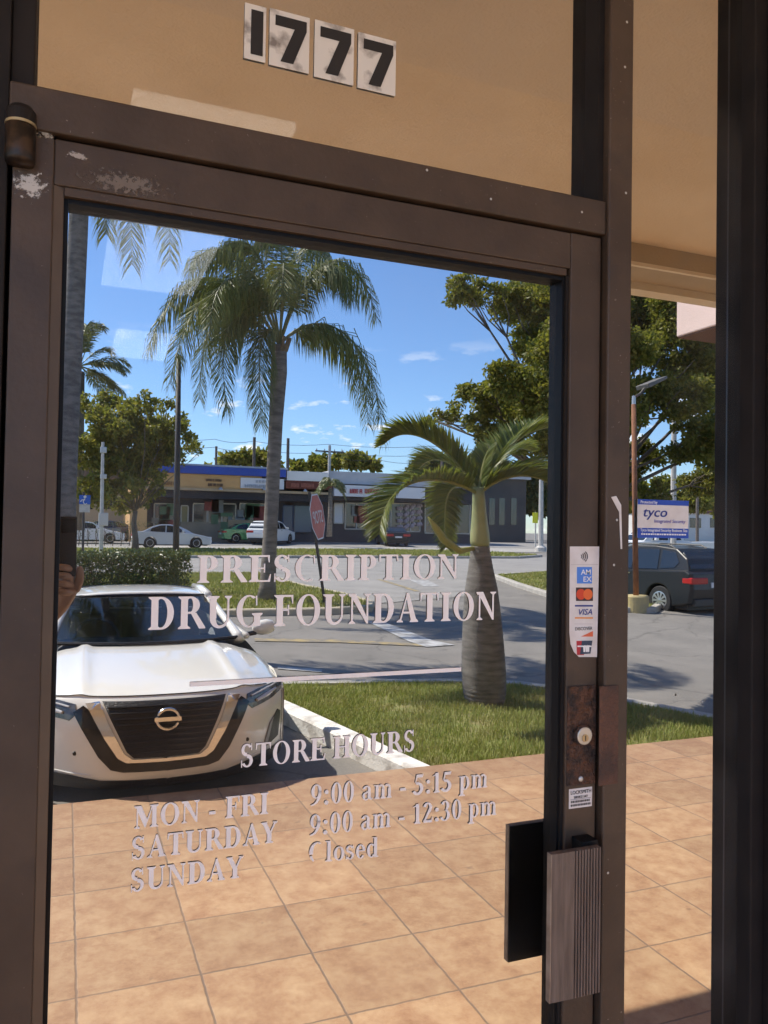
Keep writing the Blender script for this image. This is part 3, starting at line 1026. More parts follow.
for k, (a0, b0, a1, b1) in enumerate(((8, 162, 52, 208), (62, 148, 92, 164), (66, 158, 180, 208), (30, 112, 60, 146), (700, 700, 704, 704))):
    A, B = fac(a0, b0, -.0006), fac(a1, b1, -.0006)
    MB().box((A.x, -.0009, B.z), (B.x, -.0006, A.z)).build('scuff_mark', scuff('chipped_paint', k*1.7, ((.50, .47, .44), (.36, .32, .29), (.16, .13, .11), (.40, .35, .28), (.3, .3, .3))[k]), door)
# top pivot
c = fac(20.5, 137, -.012)
pv = MB().lathe([(.0, c.z-.034), (.016, c.z-.033), (.0175, c.z-.028), (.0175, c.z+.012), (.0165, c.z+.0125)], (c.x, -.012, 0), 24)
pv = pv.build('pivot', mat('worn_dark_brass', (.055, .034, .022), (.012, .010, .009), 45, .4, .4, lo=.42, hi=.58), door, smooth=True)
MB().lathe([(.0178, c.z+.0127), (.0178, c.z+.0160)], (c.x, -.012, 0), 24).build('washer', mat('old_brass', (.45, .36, .2), rough=.5, metal=.6), pv)
MB().lathe([(.0172, c.z+.0162), (.0172, c.z+.030), (.013, c.z+.036), (.0, c.z+.037)], (c.x, -.012, 0), 24).build('pivot_cap', bronze_d, pv)
# lock
x0, x1, z0, z1 = rect_on(-.003, 567.5, 686, 596, 785)
lp = MB().box((x0, -.003, z0), (x1, -.0002, z1)).build('lock_plate', rust, door, bevel=.0012, label='rusty lock plate')
cc = fac(584.7, 736, -.012)
MB().lathe([(.0165, -.003), (.0165, -.009), (.0140, -.0112)], (cc.x, 0, cc.z), 32, axis='y').build('lock_collar', rust, lp)
cyl = MB().lathe([(.0138, -.009), (.0138, -.0125), (.0125, -.0132)], (cc.x, 0, cc.z), 32, axis='y').build('lock_cylinder', mat('dull_nickel', (.60, .56, .48), (.48, .44, .37), 60, .4, .6), lp)
mb = MB().lathe([(.0062, -.0133), (.0058, -.0145)], (cc.x, 0, cc.z-.003), 20, axis='y')
mb.build('key_plug', mat('brass_plug', (.50, .38, .22), rough=.4, metal=.8), lp)
MB().box((cc.x-.0008, -.0149, cc.z-.007), (cc.x+.0008, -.0146, cc.z+.001)).build('keyhole', black_ink, lp)
s_ = fac(581, 779, -.004)
MB().lathe([(.0045, -.003), (.0042, -.0045), (.002, -.0056)], (s_.x, 0, s_.z), 16, axis='y').build('screw', alu, lp)
# strike guard on the mullion belongs to the frame
x0, x1, z0, z1 = rect_on(-.0148, 599.5, 686, 618.5, 785)
MB().box((x0, -.0148, z0), (x1, -.0122, z1)).build('strike_guard', mat('rusty_guard', (.14, .07, .046), (.085, .05, .038), 24, .75, .3, bump=.4, bscale=140, lo=.4, hi=.62), fr, bevel=.001, label='rusty guard plate beside the lock')
# locksmith label
x0, x1, z0, z1 = rect_on(-.0006, 569, 788, 592, 807.5)
lb = MB().box((x0, -.0006, z0), (x1, -.0002, z1)).build('locksmith_label', paper, door, label='small white locksmith label under the lock')
W_, H_ = x1-x0, z1-z0
text_mesh('printed_text', 'LOCKSMITH', H_*.26, black_ink, lb, (x0+W_*.06, -.001, z0+H_*.72), X, Z, width=W_*.88)
text_mesh('printed_text', 'SERVICE 24/7', H_*.17, black_ink, lb, (x0+W_*.2, -.001, z0+H_*.50), X, Z, width=W_*.6)
mb = MB()
r = random.Random(8)
for row in (.28, .10):
    cx = x0+W_*.08
    while cx < x1-W_*.1:
        wd = W_*r.uniform(.04, .07)
        mb.box((cx, -.0009, z0+H_*row), (cx+wd, -.0007, z0+H_*(row+.11)))
        cx += wd+W_*.022
mb.box((x0+W_*.06, -.0009, z0+H_*.445), (x1-W_*.06, -.0007, z0+H_*.46))
mb.build('fine_print', black_ink, lb)
# card sticker
def cp(px, py, y=-.0007):
    return fac(px, py, y)
pts = [cp(*q) for q in ((570, 546.5), (599.3, 546.5), (597, 657), (579, 657), (574, 652), (570.6, 644), (569.4, 632))]
cs = MB().prism(pts, (0, .0005, 0)).build('card_sticker', paper, door, label='white strip of card payment logos on the door edge')
TK = [0]
def mark(name, qs, m, lay=0):
    y = -.0011-.0003*lay
    return MB().prism([fac(*q, y) for q in qs], (0, .0002, 0)).build(name, m, cs)
def pr(x0, y0, x1, y1):
    return [(x0, y0), (x1, y0), (x1, y1), (x0, y1)]
mb = MB()
for k, rr in enumerate((3.4, 5.6, 7.8, 10)):
    pp = [fac(579+rr*math.cos(a)*.85, 556.5+rr*math.sin(a)*.72, -.0011) for a in [rad(-42+12*i) for i in range(8)]]
    mb.tube(pp, .0007, 6)
mb.build('contactless_symbol', black_ink, cs)
mark('fold_line', pr(571, 564.4, 598, 564.8), flat('fold_grey', (.5, .46, .44), .8))
lightblue = flat('card_blue', (.08, .23, .68), .4)
a_ = mark('amex_square', pr(577, 567, 592, 583.5), lightblue)
def card_text(body, px, py, wpx, size_px, m, lay=1, **k):
    o = fac(px, py, -.0011-.0003*lay)
    wd = fac(px+wpx, py, -.0011).x-o.x
    sz = fac(px, py-size_px, -.0011).z-o.z
    return text_mesh('printed_text', body, sz*1.4, m, cs, o, X, Z, thick=.0002, width=wd, **k)
card_text('AM', 581, 574.6, 9.6, 5.2, wink, bold=.01)
card_text('EX', 583, 581.6, 8, 5.2, wink, bold=.01)
mark('dark_card', pr(576, 587.5, 593, 601), flat('card_dark', (.05, .03, .03), .5))
for px, col, ly in ((581, (.62, .06, .02), 1), (588, (.75, .14, .03), 2)):
    mark('card_disc', [(px+4.6*math.cos(t*PI/14), 594.3+5.4*math.sin(t*PI/14)) for t in range(28)], flat('disc_%s' % ('red' if ly == 1 else 'orange'), col, .5), ly)
mark('navy_bar', pr(575, 605, 593, 606.6), navy)
card_text('VISA', 577.5, 615, 13.5, 6, navy, shear=.25, bold=.008)
mark('orange_bar', pr(575, 617.2, 593, 618.7), flat('card_orange', (.72, .28, .06), .5))
mark('card_border', pr(574.6, 623.8, 593, 624.1), flat('fold_grey', (.5, .46, .44), .8))
card_text('DISCOVER', 575, 630.5, 17, 3.4, black_ink)
mark('orange_corner', [(581, 636.6), (593, 631), (593, 636.6)], flat('card_redorange', (.68, .14, .06), .5))
mark('red_card', [(576.5, 641), (584, 640.8), (584, 655), (577, 655)], flat('card_red', (.45, .03, .04), .5))
mark('dark_card', [(582, 640.8), (592.5, 640.6), (590.5, 653.6), (580, 654.4)], flat('card_navy', (.03, .05, .09), .5), 1)
mb = MB()
for k, a in enumerate((584.2, 586.4, 588.2)):
    mb.prism([fac(*q, -.0018) for q in ((a-1, 646), (a+1.2, 645), (a+1, 652), (a-.6, 652))], (0, .0002, 0))
mb.prism([fac(*q, -.00185) for q in pr(577.5, 645.6, 591.5, 647)], (0, .0002, 0))
mb.build('white_emblem', wink, cs)
# vinyl lettering
LYY = GY-.0015
def line(body, xl, yl, xr, yr, cap_px, label=None):
    a, b_ = fac(xl, yl, LYY), fac(xr, yr, LYY)
    caph = fac(xl, yl-cap_px, LYY).z-fac(xl, yl, LYY).z
    return serif_text(body, a, b_, caph, door, LYY)
line('PRESCRIPTION', 197, 583, 458, 578.5, 27.5)
line('DRUG FOUNDATION', 148, 630, 495.5, 619.5, 33)
line('STORE HOURS', 241, 767.5, 414, 751, 23)
line('MON - FRI', 134, 829, 268, 813.5, 22.5)
line('SATURDAY', 132, 860, 277, 842, 22.5)
line('SUNDAY', 131, 892, 243, 877, 22.5)
line('9:00 am - 5:15 pm', 311, 806, 487, 787, 21)
line('9:00 am - 12:30 pm', 310, 836, 496, 814.5, 21)
line('(losed', 309, 863, 378, 856.5, 20)
a, b_ = fac(190, 686.5, LYY), fac(461, 671.5, LYY)
hh = fac(190, 682, LYY).z-a.z
mb = MB().box((a.x, LYY-.0005, (a.z+b_.z)/2), (b_.x, LYY-.0002, (a.z+b_.z)/2+hh))
MB().box((a.x, LYY-.0002, (a.z+b_.z)/2), (b_.x, LYY-.00005, (a.z+b_.z)/2+hh)).build('underline_shaded_back', dark_v, mb.build('underline', white_v, door))  # back of the underline painted dark as its shade against the glass
# pull handle
HY = -.040
TL, TR, BR, BL = fac(552, 856, HY), fac(603.5, 846.5, HY-.004), fac(600, 991.5, HY-.004), fac(550, 1006, HY)
hx0, hx1 = (TL.x+BL.x)/2, (TR.x+BR.x)/2
hz1, hz0 = (TL.z+TR.z)/2, (BL.z+BR.z)/2
woodm = mat('brown_wood_grain', (.17, .125, .10), (.10, .072, .058), 9, .5, stretch=(14, 14, 1.2), detail=8, bump=.15, bscale=40)
nR = 9
prof = [(hx0, HY+.010), (hx0, HY+.001), (hx0+.003, HY)]
gx0 = hx0+(hx1-hx0)*.46
prof.append((gx0, HY-.001))
for k in range(nR):
    u0 = gx0+(hx1-gx0)*k/nR
    w_ = (hx1-gx0)/nR
    prof += [(u0+w_*.12, HY+.0022), (u0+w_*.32, HY+.0022), (u0+w_*.44, HY-.0012), (u0+w_*.92, HY-.0012)]
prof += [(hx1, HY), (hx1, HY+.010)]
mb = MB()
mb.prism([(x, y, hz0) for x, y in prof], (0, 0, hz1-hz0))
hd = mb.build('pull_handle', woodm, door, label='ribbed brown pull handle')
MB().box((hx0-.0012, HY-.0004, hz0), (hx0-.0001, HY+.0106, hz1)).build('edge_strip', mat('worn_handle_edge', (.36, .31, .27), (.22, .18, .15), 30, .4, .5), hd)
MB().box((hx0, HY+.0102, hz0), (hx1, HY+.0125, hz1)).build('handle_back', gasket, hd)
for zc in (hz1-.012, hz0+.012):
    MB().box((.757, HY+.0127, zc-.010), (.788, -.0004, zc+.018 if zc > hz0+.1 else zc+.010)).build('standoff', gasket, hd, bevel=.001)

# ------------------------------------------------------------------ plants
import numpy as np
def leaf_mesh(name, pts, sizes, m, parent, seed, flat_=.0, aspect=.55):
    """many separate bent leaves round the given points"""
    r = np.random.default_rng(seed)
    n = len(pts)
    P = np.asarray(pts, float)
    d = r.normal(size=(n, 3))
    d[:, 2] = d[:, 2]*(1-flat_)-.25
    d /= np.linalg.norm(d, axis=1)[:, None]
    u = np.cross(d, r.normal(size=(n, 3)))
    u /= np.linalg.norm(u, axis=1)[:, None]
    nn = np.cross(d, u)
    L = np.asarray(sizes)[:, None]
    wv = u*L*aspect*.5
    mid = P+d*L*.5+nn*L*.08
    v = np.stack([P, mid+wv, P+d*L, mid-wv], 1).reshape(-1, 3)
    f = (np.arange(n)[:, None]*4+np.arange(4)).tolist()
    me = bpy.data.meshes.new(name)
    me.from_pydata(v.tolist(), [], f)
    me.materials.append(m)
    o = bpy.data.objects.new(name, me)
    COL.objects.link(o)
    o.parent = parent
    return o
def clump_points(clumps, dens, seed, sub=7, subr=.42, squash=.8):
    """foliage gathered in small tufts on the outside of bigger clumps: gaps are left between the tufts"""
    r = np.random.default_rng(seed)
    out = []
    for c, R in clumps:
        k = max(3, int(sub*R))
        for _ in range(k):
            d = r.normal(size=3)
            d /= np.linalg.norm(d)
            t = np.array(c)+d*R*r.uniform(.45, 1.0)*np.array([1, 1, squash])
            rr = R*subr*r.uniform(.5, 1.1)
            n = max(4, int(dens*rr*rr*r.uniform(.6, 1.4)))
            q = r.normal(size=(n, 3))
            q /= np.linalg.norm(q, axis=1)[:, None]
            q *= (r.uniform(0, 1, size=(n, 1))**.45)*rr
            q[:, 2] *= .75
            out.append(t+q)
    return np.concatenate(out)
bark = mat('grey_brown_bark', (.20, .165, .13), (.11, .09, .072), 9, .95, bump=.6, bscale=40, stretch=(1, 1, .3))
palmbark = mat('palm_bark', (.25, .215, .18), (.14, .118, .10), 4, .95, bump=.5, bscale=30, stretch=(1, 1, 3.5))
palmbark_g = mat('grey_palm_bark', (.20, .19, .18), (.11, .105, .10), 6, .95, bump=.6, bscale=26, stretch=(1, 1, 2.5))
l_ficus = leafmat('ficus_leaves', (.09, .125, .02), (.34, .30, .05), .5, .35, .5)
l_oak = leafmat('tree_leaves', (.11, .15, .028), (.40, .34, .065), .5, .35, .5)
l_dark = leafmat('dark_leaves', (.05, .075, .02), (.13, .14, .035), .5, .35, .2)
l_hedge = leafmat('hedge_leaves', (.04, .07, .015), (.12, .15, .03), .35, .5, .15)
l_queen = leafmat('queen_palm_leaflets', (.08, .115, .034), (.21, .22, .075), .5, .4, .32)
l_date = leafmat('date_palm_leaflets', (.09, .12, .035), (.2, .21, .07), .4, .5, .2)
l_bottle = leafmat('bottle_palm_leaflets', (.06, .105, .016), (.21, .23, .035), .4, .5, .4)
stemg = mat('green_leaf_stem', (.26, .25, .07), (.18, .20, .06), 6, .5)

def tree(name, label, base, clumps, dens, lsize, lm, seed, tr=.22, group=None, limbs=True, cat='tree', trunk_to=None, sub=7, subr=.42):
    t = thing(name, label, cat, base, 0, group)
    r = random.Random(seed)
    loc = [(Vector(c)-Vector(base), R) for c, R in clumps]
    cen = sum((c for c, R in loc), Vector())/len(loc)
    lowest = min(c.z-R*.3 for c, R in loc)
    top = Vector((cen.x*.25, cen.y*.25, max(1.0, lowest*.9))) if trunk_to is None else Vector(trunk_to)
    MB().tube([(0, 0, -.2), (0, 0, top.z*.3), (top.x*.5+r.uniform(-.1, .1), top.y*.5, top.z*.7), top], [tr*1.35, tr, tr*.85, tr*.7], 10).build('trunk', bark, t, smooth=True)
    if limbs:
        mb = MB()
        for c, R in loc:
            mid = top.lerp(c, .5)+Vector((r.uniform(-.3, .3), r.uniform(-.3, .3), r.uniform(-.1, .3)))
            mb.tube([top, mid, c], [tr*.24, tr*.14, tr*.04], 6)
            for _ in range(3):
                e = c+Vector((r.uniform(-1, 1), r.uniform(-1, 1), r.uniform(-.6, .9)))*R*.8
                mb.tube([mid.lerp(c, .6), mid.lerp(e, .75), e], [tr*.08, tr*.05, tr*.015], 5)
        mb.build('limb', bark, t, smooth=True)
    pts = clump_points([(tuple(c), R) for c, R in loc], dens, seed, sub, subr)
    sz = np.random.default_rng(seed+1).uniform(lsize*.6, lsize*1.3, len(pts))
    leaf_mesh('crown', pts, sz, lm, t, seed+2)
    return t
def pxclumps(lst, D, dspread, seed):
    r = random.Random(seed)
    out = []
    for px, py, rp in lst:
        DD = D+r.uniform(-dspread, dspread)
        out.append((at(px, py, DD), rp*mpx(DD, px)))
    return out

def frond(parent, path, leaf_len, n, m, mode, seed, stem_r=.022, lw=.03, droop=.6, v_up=.5, t0=.12, stemm=None, name='frond'):
    """a feather leaf: a bent midrib with leaflets down both sides"""
    r = random.Random(seed)
    path = [Vector(p) for p in path]
    # smooth the midrib
    pts = []
    N = 22
    def bez(t):
        q = path[:]
        while len(q) > 1:
            q = [q[i].lerp(q[i+1], t) for i in range(len(q)-1)]
        return q[0]
    pts = [bez(i/N) for i in range(N+1)]
    mb = MB()
    mb.tube(pts, [stem_r*(1-.85*i/N) for i in range(N+1)], 5, mi=1)
    for k in range(n):
        t = t0+(1-t0)*(k+r.uniform(-.3, .3))/n
        t = min(.995, max(.02, t))
        p = bez(t)
        tg = (bez(min(1, t+.02))-bez(max(0, t-.02))).normalized()
        side = tg.cross(Vector((0, 0, 1)))
        if side.length < .1:
            side = Vector((1, 0, 0))
        side.normalize()
        upv = side.cross(tg).normalized()
        ll = leaf_len*(math.sin(PI*(.12+.80*t))**.7)*r.uniform(.85, 1.12)
        for s in (-1, 1):
            if mode == 'plume':
                ang = r.uniform(-.9, .9)
            elif mode == 'vee':
                ang = v_up+r.uniform(-.12, .12)
            else:
                ang = r.uniform(-.35, .35)
            d = (side*s*math.cos(ang)+upv*math.sin(ang)).normalized()
            d = (d*.86+tg*(.5+.35*t)).normalized()
            dr = droop*r.uniform(.7, 1.25)
            p1 = p+d*ll*.5+Vector((0, 0, -dr*ll*.12))
            d2 = (d+Vector((0, 0, -dr*1.5))).normalized()
            p2 = p1+d2*ll*.5
            wv = tg.cross(d)
            wv = (tg*.9+upv*r.uniform(-.5, .5)).normalized()*lw*.5
            mb.add([p-wv*.6, p+wv*.6, p1+wv, p1-wv, p2], [(0, 1, 2, 3), (3, 2, 4)], 0)
    return mb.build(name, [m, stemm or stemg], parent, fix=False)

# bottle palm on the bed beside the walk
bp = gp(485, 703, z=-.03)
BPD = -bp.y
def lean_(o):
    for v in o.data.vertices:
        v.co.x -= max(0, v.co.z)*.05
bpo = thing('bottle_palm', 'small bottle palm with a swollen ringed grey trunk on the lawn beside the walk', 'palm tree', bp)
s1 = mpx(BPD, 485)
prof = []
for py, w in ((706, 34), (700, 40), (690, 43.5), (670, 44), (650, 42.5), (630, 40), (610, 37), (590, 33), (570, 25.5), (555, 20.5), (547, 19)):
    prof.append((w*.5*s1, (703-py)*s1))
pp2 = []
for i, (r_, z_) in enumerate(prof[:-1]):
    r2, z2 = prof[i+1]
    for j in range(10):
        t = j/10
        pp2.append(((r_+(r2-r_)*t)*(1+.012*math.sin((z_+(z2-z_)*t)*2*PI/.045)), z_+(z2-z_)*t))
pp2.append(prof[-1])
MB().lathe(pp2, (0, 0, 0), 40).build('trunk', mat('bottle_palm_bark', (.27, .25, .225), (.125, .115, .105), 5, .9, bump=.7, bscale=45, stretch=(1, 1, 5), detail=8, lo=.3, hi=.7), bpo, smooth=True)
cs_p = [(w*.5*s1, (703-py)*s1) for py, w in ((547, 18.5), (542, 20), (535, 19.5), (525, 17), (512, 14.5), (500, 13), (488, 11))]
MB().lathe(cs_p, (0, 0, 0), 28).build('crownshaft', mat('pale_green_shaft', (.36, .36, .16), (.25, .28, .11), 5, .45), bpo, smooth=True)
for o in bpo.children:
    lean_(o)
def bpt(px, py, dy):
    return at(px, py, BPD+dy)-bp
ctr = bpt(478.5, 494, 0)
for i, (a, b_, c, ll, dr, vu) in enumerate((
        ((452, 445, .1), (408, 418, .2), (384, 444, .3), .42, .5, .25),
        ((440, 470, -.2), (385, 470, -.3), (379, 535, -.45), .42, .55, .1),
        ((488, 465, .2), (520, 425, .4), (556, 428, .6), .42, .45, .35),
        ((505, 470, -.15), (545, 462, -.3), (585, 515, -.5), .50, .8, .1),
        ((500, 468, .3), (535, 452, .6), (566, 500, .9), .50, .8, .15),
        ((455, 478, .5), (440, 480, .9), (446, 548, 1.2), .42, .7, 0),
        ((462, 462, .4), (432, 448, .9), (418, 470, 1.4), .40, .5, .2),
        ((492, 462, .5), (512, 440, 1.0), (532, 452, 1.5), .40, .5, .2),
        ((481, 472, .1), (484, 455, .2), (490, 448, .25), .22, .3, .2))):
    frond(bpo, [ctr, bpt(*a), bpt(*b_), bpt(*c)], ll*.88, 150, l_bottle, 'vee', 40+i, .024, .032, dr*.3, vu+.4, .08)
mb = MB()
sp_ = [bpt(*q) for q in ((476, 548, -.02), (460, 551, -.08), (444, 540, -.14), (435, 527, -.16), (428, 517, -.17))]
mb.tube(sp_, [.018, .034, .042, .034, .006], 8)
mb.build('spathe', mat('yellow_green_spathe', (.33, .32, .07), (.24, .25, .05), 5, .45), bpo, smooth=True)

# queen palm on the bed across the drive
qb = gp(268, 600, .1)
QD = -qb.y
qp = thing('queen_palm', 'tall queen palm with drooping feathery fronds on the grass bed across the drive', 'palm tree', qb)
def qt(px, py, dy=0):
    return at(px, py, QD+dy)-qb
MB().tube([qt(266, 606), qt(268, 585), qt(270, 540), qt(273, 480), qt(276, 420), qt(279, 372), qt(280, 345)], [.23, .17, .15, .142, .145, .175, .15], 14).build('trunk', palmbark, qp, smooth=True)
ctr = qt(280, 345)
ql = [((235, 258, 0), (180, 250, .2), (148, 350, .4)), ((240, 270, -.5), (190, 268, -.9), (170, 385, -1.2)), ((250, 285, .4), (200, 285, .8), (200, 400, 1.0)),
      ((265, 262, -.3), (215, 220, -.8), (190, 270, -1.2)), ((300, 250, .2), (355, 228, .5), (376, 318, .7)), ((306, 262, -.4), (335, 236, -.8), (352, 300, -1.2)),
      ((310, 305, 0), (372, 312, .2), (384, 440, .3)), ((308, 312, .5), (362, 318, .8), (368, 425, 1.0)),
      ((285, 250, .3), (310, 222, .8), (326, 262, 1.4)), ((270, 255, 0), (250, 224, 0), (222, 250, .3)), ((262, 305, -.3), (256, 345, -.5), (262, 425, -.6)),
      ((285, 262, -.8), (285, 235, -1.7), (282, 300, -2.2)), ((262, 262, .9), (240, 240, 1.8), (228, 330, 2.5)),
      ((240, 292, -.2), (212, 315, -.5), (228, 410, -.7)), ((255, 270, .8), (215, 255, 1.6), (185, 330, 2.3)), ((285, 250, .1), (284, 215, .2), (262, 238, .5)),
      ((258, 268, -.6), (215, 250, -1.4), (210, 330, -2.0))]
for i, (a, b_, c) in enumerate(ql):
    frond(qp, [ctr, qt(*a), qt(*b_), qt(*c)], .80, 200, l_queen, 'plume', 80+i, .030, .026, 2.4, 0, .16, stemm=mat('queen_midrib', (.17, .17, .07), rough=.5))
mb = MB()
r = random.Random(4)
for k in range(10):
    a = r.uniform(0, 2*PI)
    d = Vector((math.cos(a), math.sin(a), 0))
    mb.tube([ctr+Vector((0, 0, -.35)), ctr+d*.14+Vector((0, 0, -.12)), ctr+d*.24+Vector((0, 0, .15))], [.05, .04, .02], 6)
mb.build('boot', mat('dry_boots', (.22, .16, .09), (.14, .10, .06), 9, .9), qp, smooth=True)

# tall palm at the left edge, its crown above the glass
tb = gp(60, 640, 0) if False else gx(62, 11.5, 0)
TD = 11.5
tp = thing('tall_palm', 'tall grey palm trunk at the left edge behind the white car, fronds hanging from above', 'palm tree', tb)
def tt(px, py, dy=0):
    return at(px, py, TD+dy)-tb
MB().tube([tt(61, 640), tt(65, 500), tt(71, 380), tt(78, 230), tt(84, 90)], [.20, .16, .145, .14, .13], 14).build('trunk', palmbark_g, tp, smooth=True)
ctr = tt(84, 95)
for i, (a, b_, c) in enumerate((((110, 20, 0), (172, 40, .1), (170, 262, .2)), ((105, 40, -.3), (130, 70, -.5), (132, 266, -.7)), ((100, 40, .3), (108, 100, .5), (106, 235, .7)), ((60, 20, 0), (-10, 40, 0), (-20, 240, .2)),
                               ((90, 10, .6), (110, 0, 1.4), (140, 120, 2.0)), ((80, 10, -.6), (60, 0, -1.4), (60, 150, -2.0)), ((70, 30, .5), (20, 60, 1), (10, 200, 1.4)), ((100, 10, .2), (190, -20, .5), (250, 130, .8)))):
    frond(tp, [ctr, tt(*a), tt(*b_), tt(*c)], .85, 210, l_queen, 'plume', 130+i, .025, .034, 1.2, 0, .15)

# date palm further back on the left
DD = 50
db = gx(92, DD, 0)
dp = thing('date_palm', 'grey green date palm behind the bushy tree at the left', 'palm tree', db)
def dt(px, py, dy=0):
    return at(px, py, DD+dy)-db
MB().tube([dt(80, 530), dt(80, 440), dt(80, 372)], [.30, .26, .28], 10).build('trunk', bark, dp, smooth=True)
ctr = dt(80, 366)
r = random.Random(11)
for i in range(26):
    a = rad(r.uniform(-50, 230))
    L_ = r.uniform(34, 48)
    dx, dz = math.cos(a)*L_, math.sin(a)*L_*1.1
    dy = r.uniform(-1.6, 1.6)
    frond(dp, [ctr, dt(80+dx*.5, 366-dz*.62-4, dy*.5), dt(80+dx*.9, 366-dz-3, dy*.8), dt(80+dx*1.08, 366-dz+8, dy)], .9, 56, l_date, 'x', 160+i, .035, .07, .35, 0, .15)
# small palm in front of the strip shops
DD = 53
db = gx(322, DD, .1)
sp2 = thing('small_palm', 'small palm in front of the middle of the strip of shops', 'palm tree', db)
def st2(px, py, dy=0):
    return at(px, py, DD+dy)-db
MB().tube([st2(329, 537), st2(330, 515), st2(330, 488)], [.22, .17, .15], 8).build('trunk', palmbark, sp2, smooth=True)
ctr = st2(330, 486)
for i in range(16):
    a = rad(r.uniform(-20, 200))
    L_ = r.uniform(11, 15)
    dx, dz = math.cos(a)*L_, math.sin(a)*L_
    dy = r.uniform(-.9, .9)
    frond(sp2, [ctr, st2(330+dx*.5, 486-dz*.8-3, dy*.5), st2(330+dx, 486-dz+1, dy*.8), st2(330+dx*1.1, 486-dz+12, dy)], .5, 26, l_date, 'x', 190+i, .03, .06, .9, 0, .12)

# big ficus at the right
fx = gx(592, 19, 0)
tree('spreading_tree', 'huge spreading shade tree with dense dark leaves at the right, over the parked grey car', fx,
     pxclumps([(462, 288, 20), (488, 296, 20), (520, 300, 28), (545, 318, 30), (536, 345, 22), (556, 350, 30), (508, 378, 24), (475, 402, 22), (448, 414, 14), (432, 420, 8),
               (515, 405, 34), (545, 390, 36), (500, 430, 22), (540, 430, 30), (480, 425, 16),
               (575, 300, 45), (590, 350, 50), (585, 410, 50), (580, 450, 34), (620, 280, 45), (650, 310, 36), (690, 310, 40), (640, 350, 30), (690, 350, 36), (720, 380, 40), (655, 395, 24), (685, 400, 26),
               (640, 455, 20), (700, 440, 30), (655, 490, 18), (625, 480, 26), (706, 480, 22), (740, 440, 40), (740, 330, 50)], 19, 2.2, 5),
     1750, .145, l_ficus, 21, .36, sub=26, subr=.50)
# bushy tree at the left
bt = gx(136, 44, 0)
tree('bushy_tree', 'bushy green and yellow tree left of the strip of shops', bt,
     pxclumps([(92, 405, 16), (112, 402, 14), (100, 425, 24), (115, 420, 26), (145, 400, 12), (168, 405, 10), (180, 420, 10), (142, 415, 24), (170, 430, 22), (188, 445, 14), (200, 452, 6), (150, 440, 30), (120, 450, 30), (95, 460, 26), (172, 452, 18), (140, 470, 22), (110, 485, 20), (85, 490, 18), (158, 468, 14), (70, 450, 20), (118, 502, 13), (138, 500, 14), (156, 488, 12), (98, 500, 12), (128, 486, 16)], 44, 1.6, 6),
     600, .24, l_oak, 31, .17, sub=15, subr=.40)
# trees beyond the shops
for i, (cl, D, lab) in enumerate(((((231, 462, 8), (245, 458, 9), (258, 457, 10), (270, 460, 9)), 84, 'flat topped tree behind the blue edged shop roof'),
                                  (((297, 468, 7), (312, 464, 8), (325, 462, 9)), 88, 'low rounded tree behind the white parapet'),
                                  (((338, 462, 9), (350, 459, 9), (362, 460, 9), (374, 465, 7)), 86, 'broad tree behind the grey parapet'),
                                  (((416, 468, 9), (428, 462, 10), (442, 466, 10)), 80, 'dark tree beyond the right end of the shops'),
                                  (((455, 480, 14), (480, 470, 16), (505, 480, 16), (530, 478, 18), (560, 480, 18), (535, 503, 14), (552, 505, 14), (575, 500, 16)), 95, 'dark row of trees beyond the side street'),
                                  (((640, 500, 16), (665, 492, 14), (695, 500, 15), (725, 498, 18), (610, 500, 16)), 75, 'bright trees beyond the grey car and the white pickup'),
                                  (((210, 470, 6), (222, 466, 6)), 90, 'small tree just right of the bushy tree, behind the shops'))):
    b0 = gx(sum(c[0] for c in cl)/len(cl), D)
    tree('background_tree', lab, b0, pxclumps(cl, D, 2, 50+i), 170, .75, l_dark if i in (3, 4) else l_oak, 60+i, .25, 'trees beyond the shops', limbs=False, sub=16, subr=.5)
# hedge
def hedge(name, label, p0, p1, h, w, dens, seed):
    c = (p0+p1)/2
    t = thing(name, label, 'hedge', (c.x, c.y, zg(c.y)))
    r = np.random.default_rng(seed)
    d = p1-p0
    Ln = Vector((d.x, d.y, 0)).length
    d = Vector((d.x, d.y, 0)).normalized()
    nn = Vector((-d.y, d.x, 0))
    n = int(dens*Ln)
    a, b_, k = r.uniform(-.5, .5, n)*Ln, r.uniform(-.5, .5, n)*w, r.uniform(.05, 1, n)*h
    edge = r.integers(0, 3, n)
    b_ = np.where(edge == 0, np.sign(b_)*w*.5*r.uniform(.8, 1.12, n), b_)
    k = np.where(edge == 1, h*r.uniform(.88, 1.07, n), k)
    P = np.stack([d.x*a+nn.x*b_, d.y*a+nn.y*b_, k], 1)
    leaf_mesh('foliage', P, r.uniform(.04, .095, n), l_hedge, t, seed+1)
    mb = MB()
    for i in range(int(Ln*2)):
        q = d*((i+.5)/(Ln*2)-.5)*Ln
        mb.tube([(q.x, q.y, -.1), (q.x+.1, q.y, h*.5), (q.x-.05, q.y, h*.9)], [.03, .025, .01], 5)
        mb.tube([(q.x, q.y, h*.3), (q.x+nn.x*w*.4, q.y+nn.y*w*.4, h*.75)], [.02, .008], 5)
        mb.tube([(q.x, q.y, h*.3), (q.x-nn.x*w*.4, q.y-nn.y*w*.4, h*.7)], [.02, .008], 5)
    mb.build('stem', bark, t)
    return t
hedge('clipped_hedge', 'dense clipped green hedge behind the white car', gx(52, 16.5), gx(186, 16.8), .98, 1.1, 6000, 5)
hedge('street_hedge', 'dark hedge along the street at the far left, behind the silver sedan', gx(40, 52), gx(150, 52), 1.5, 1.4, 260, 9)

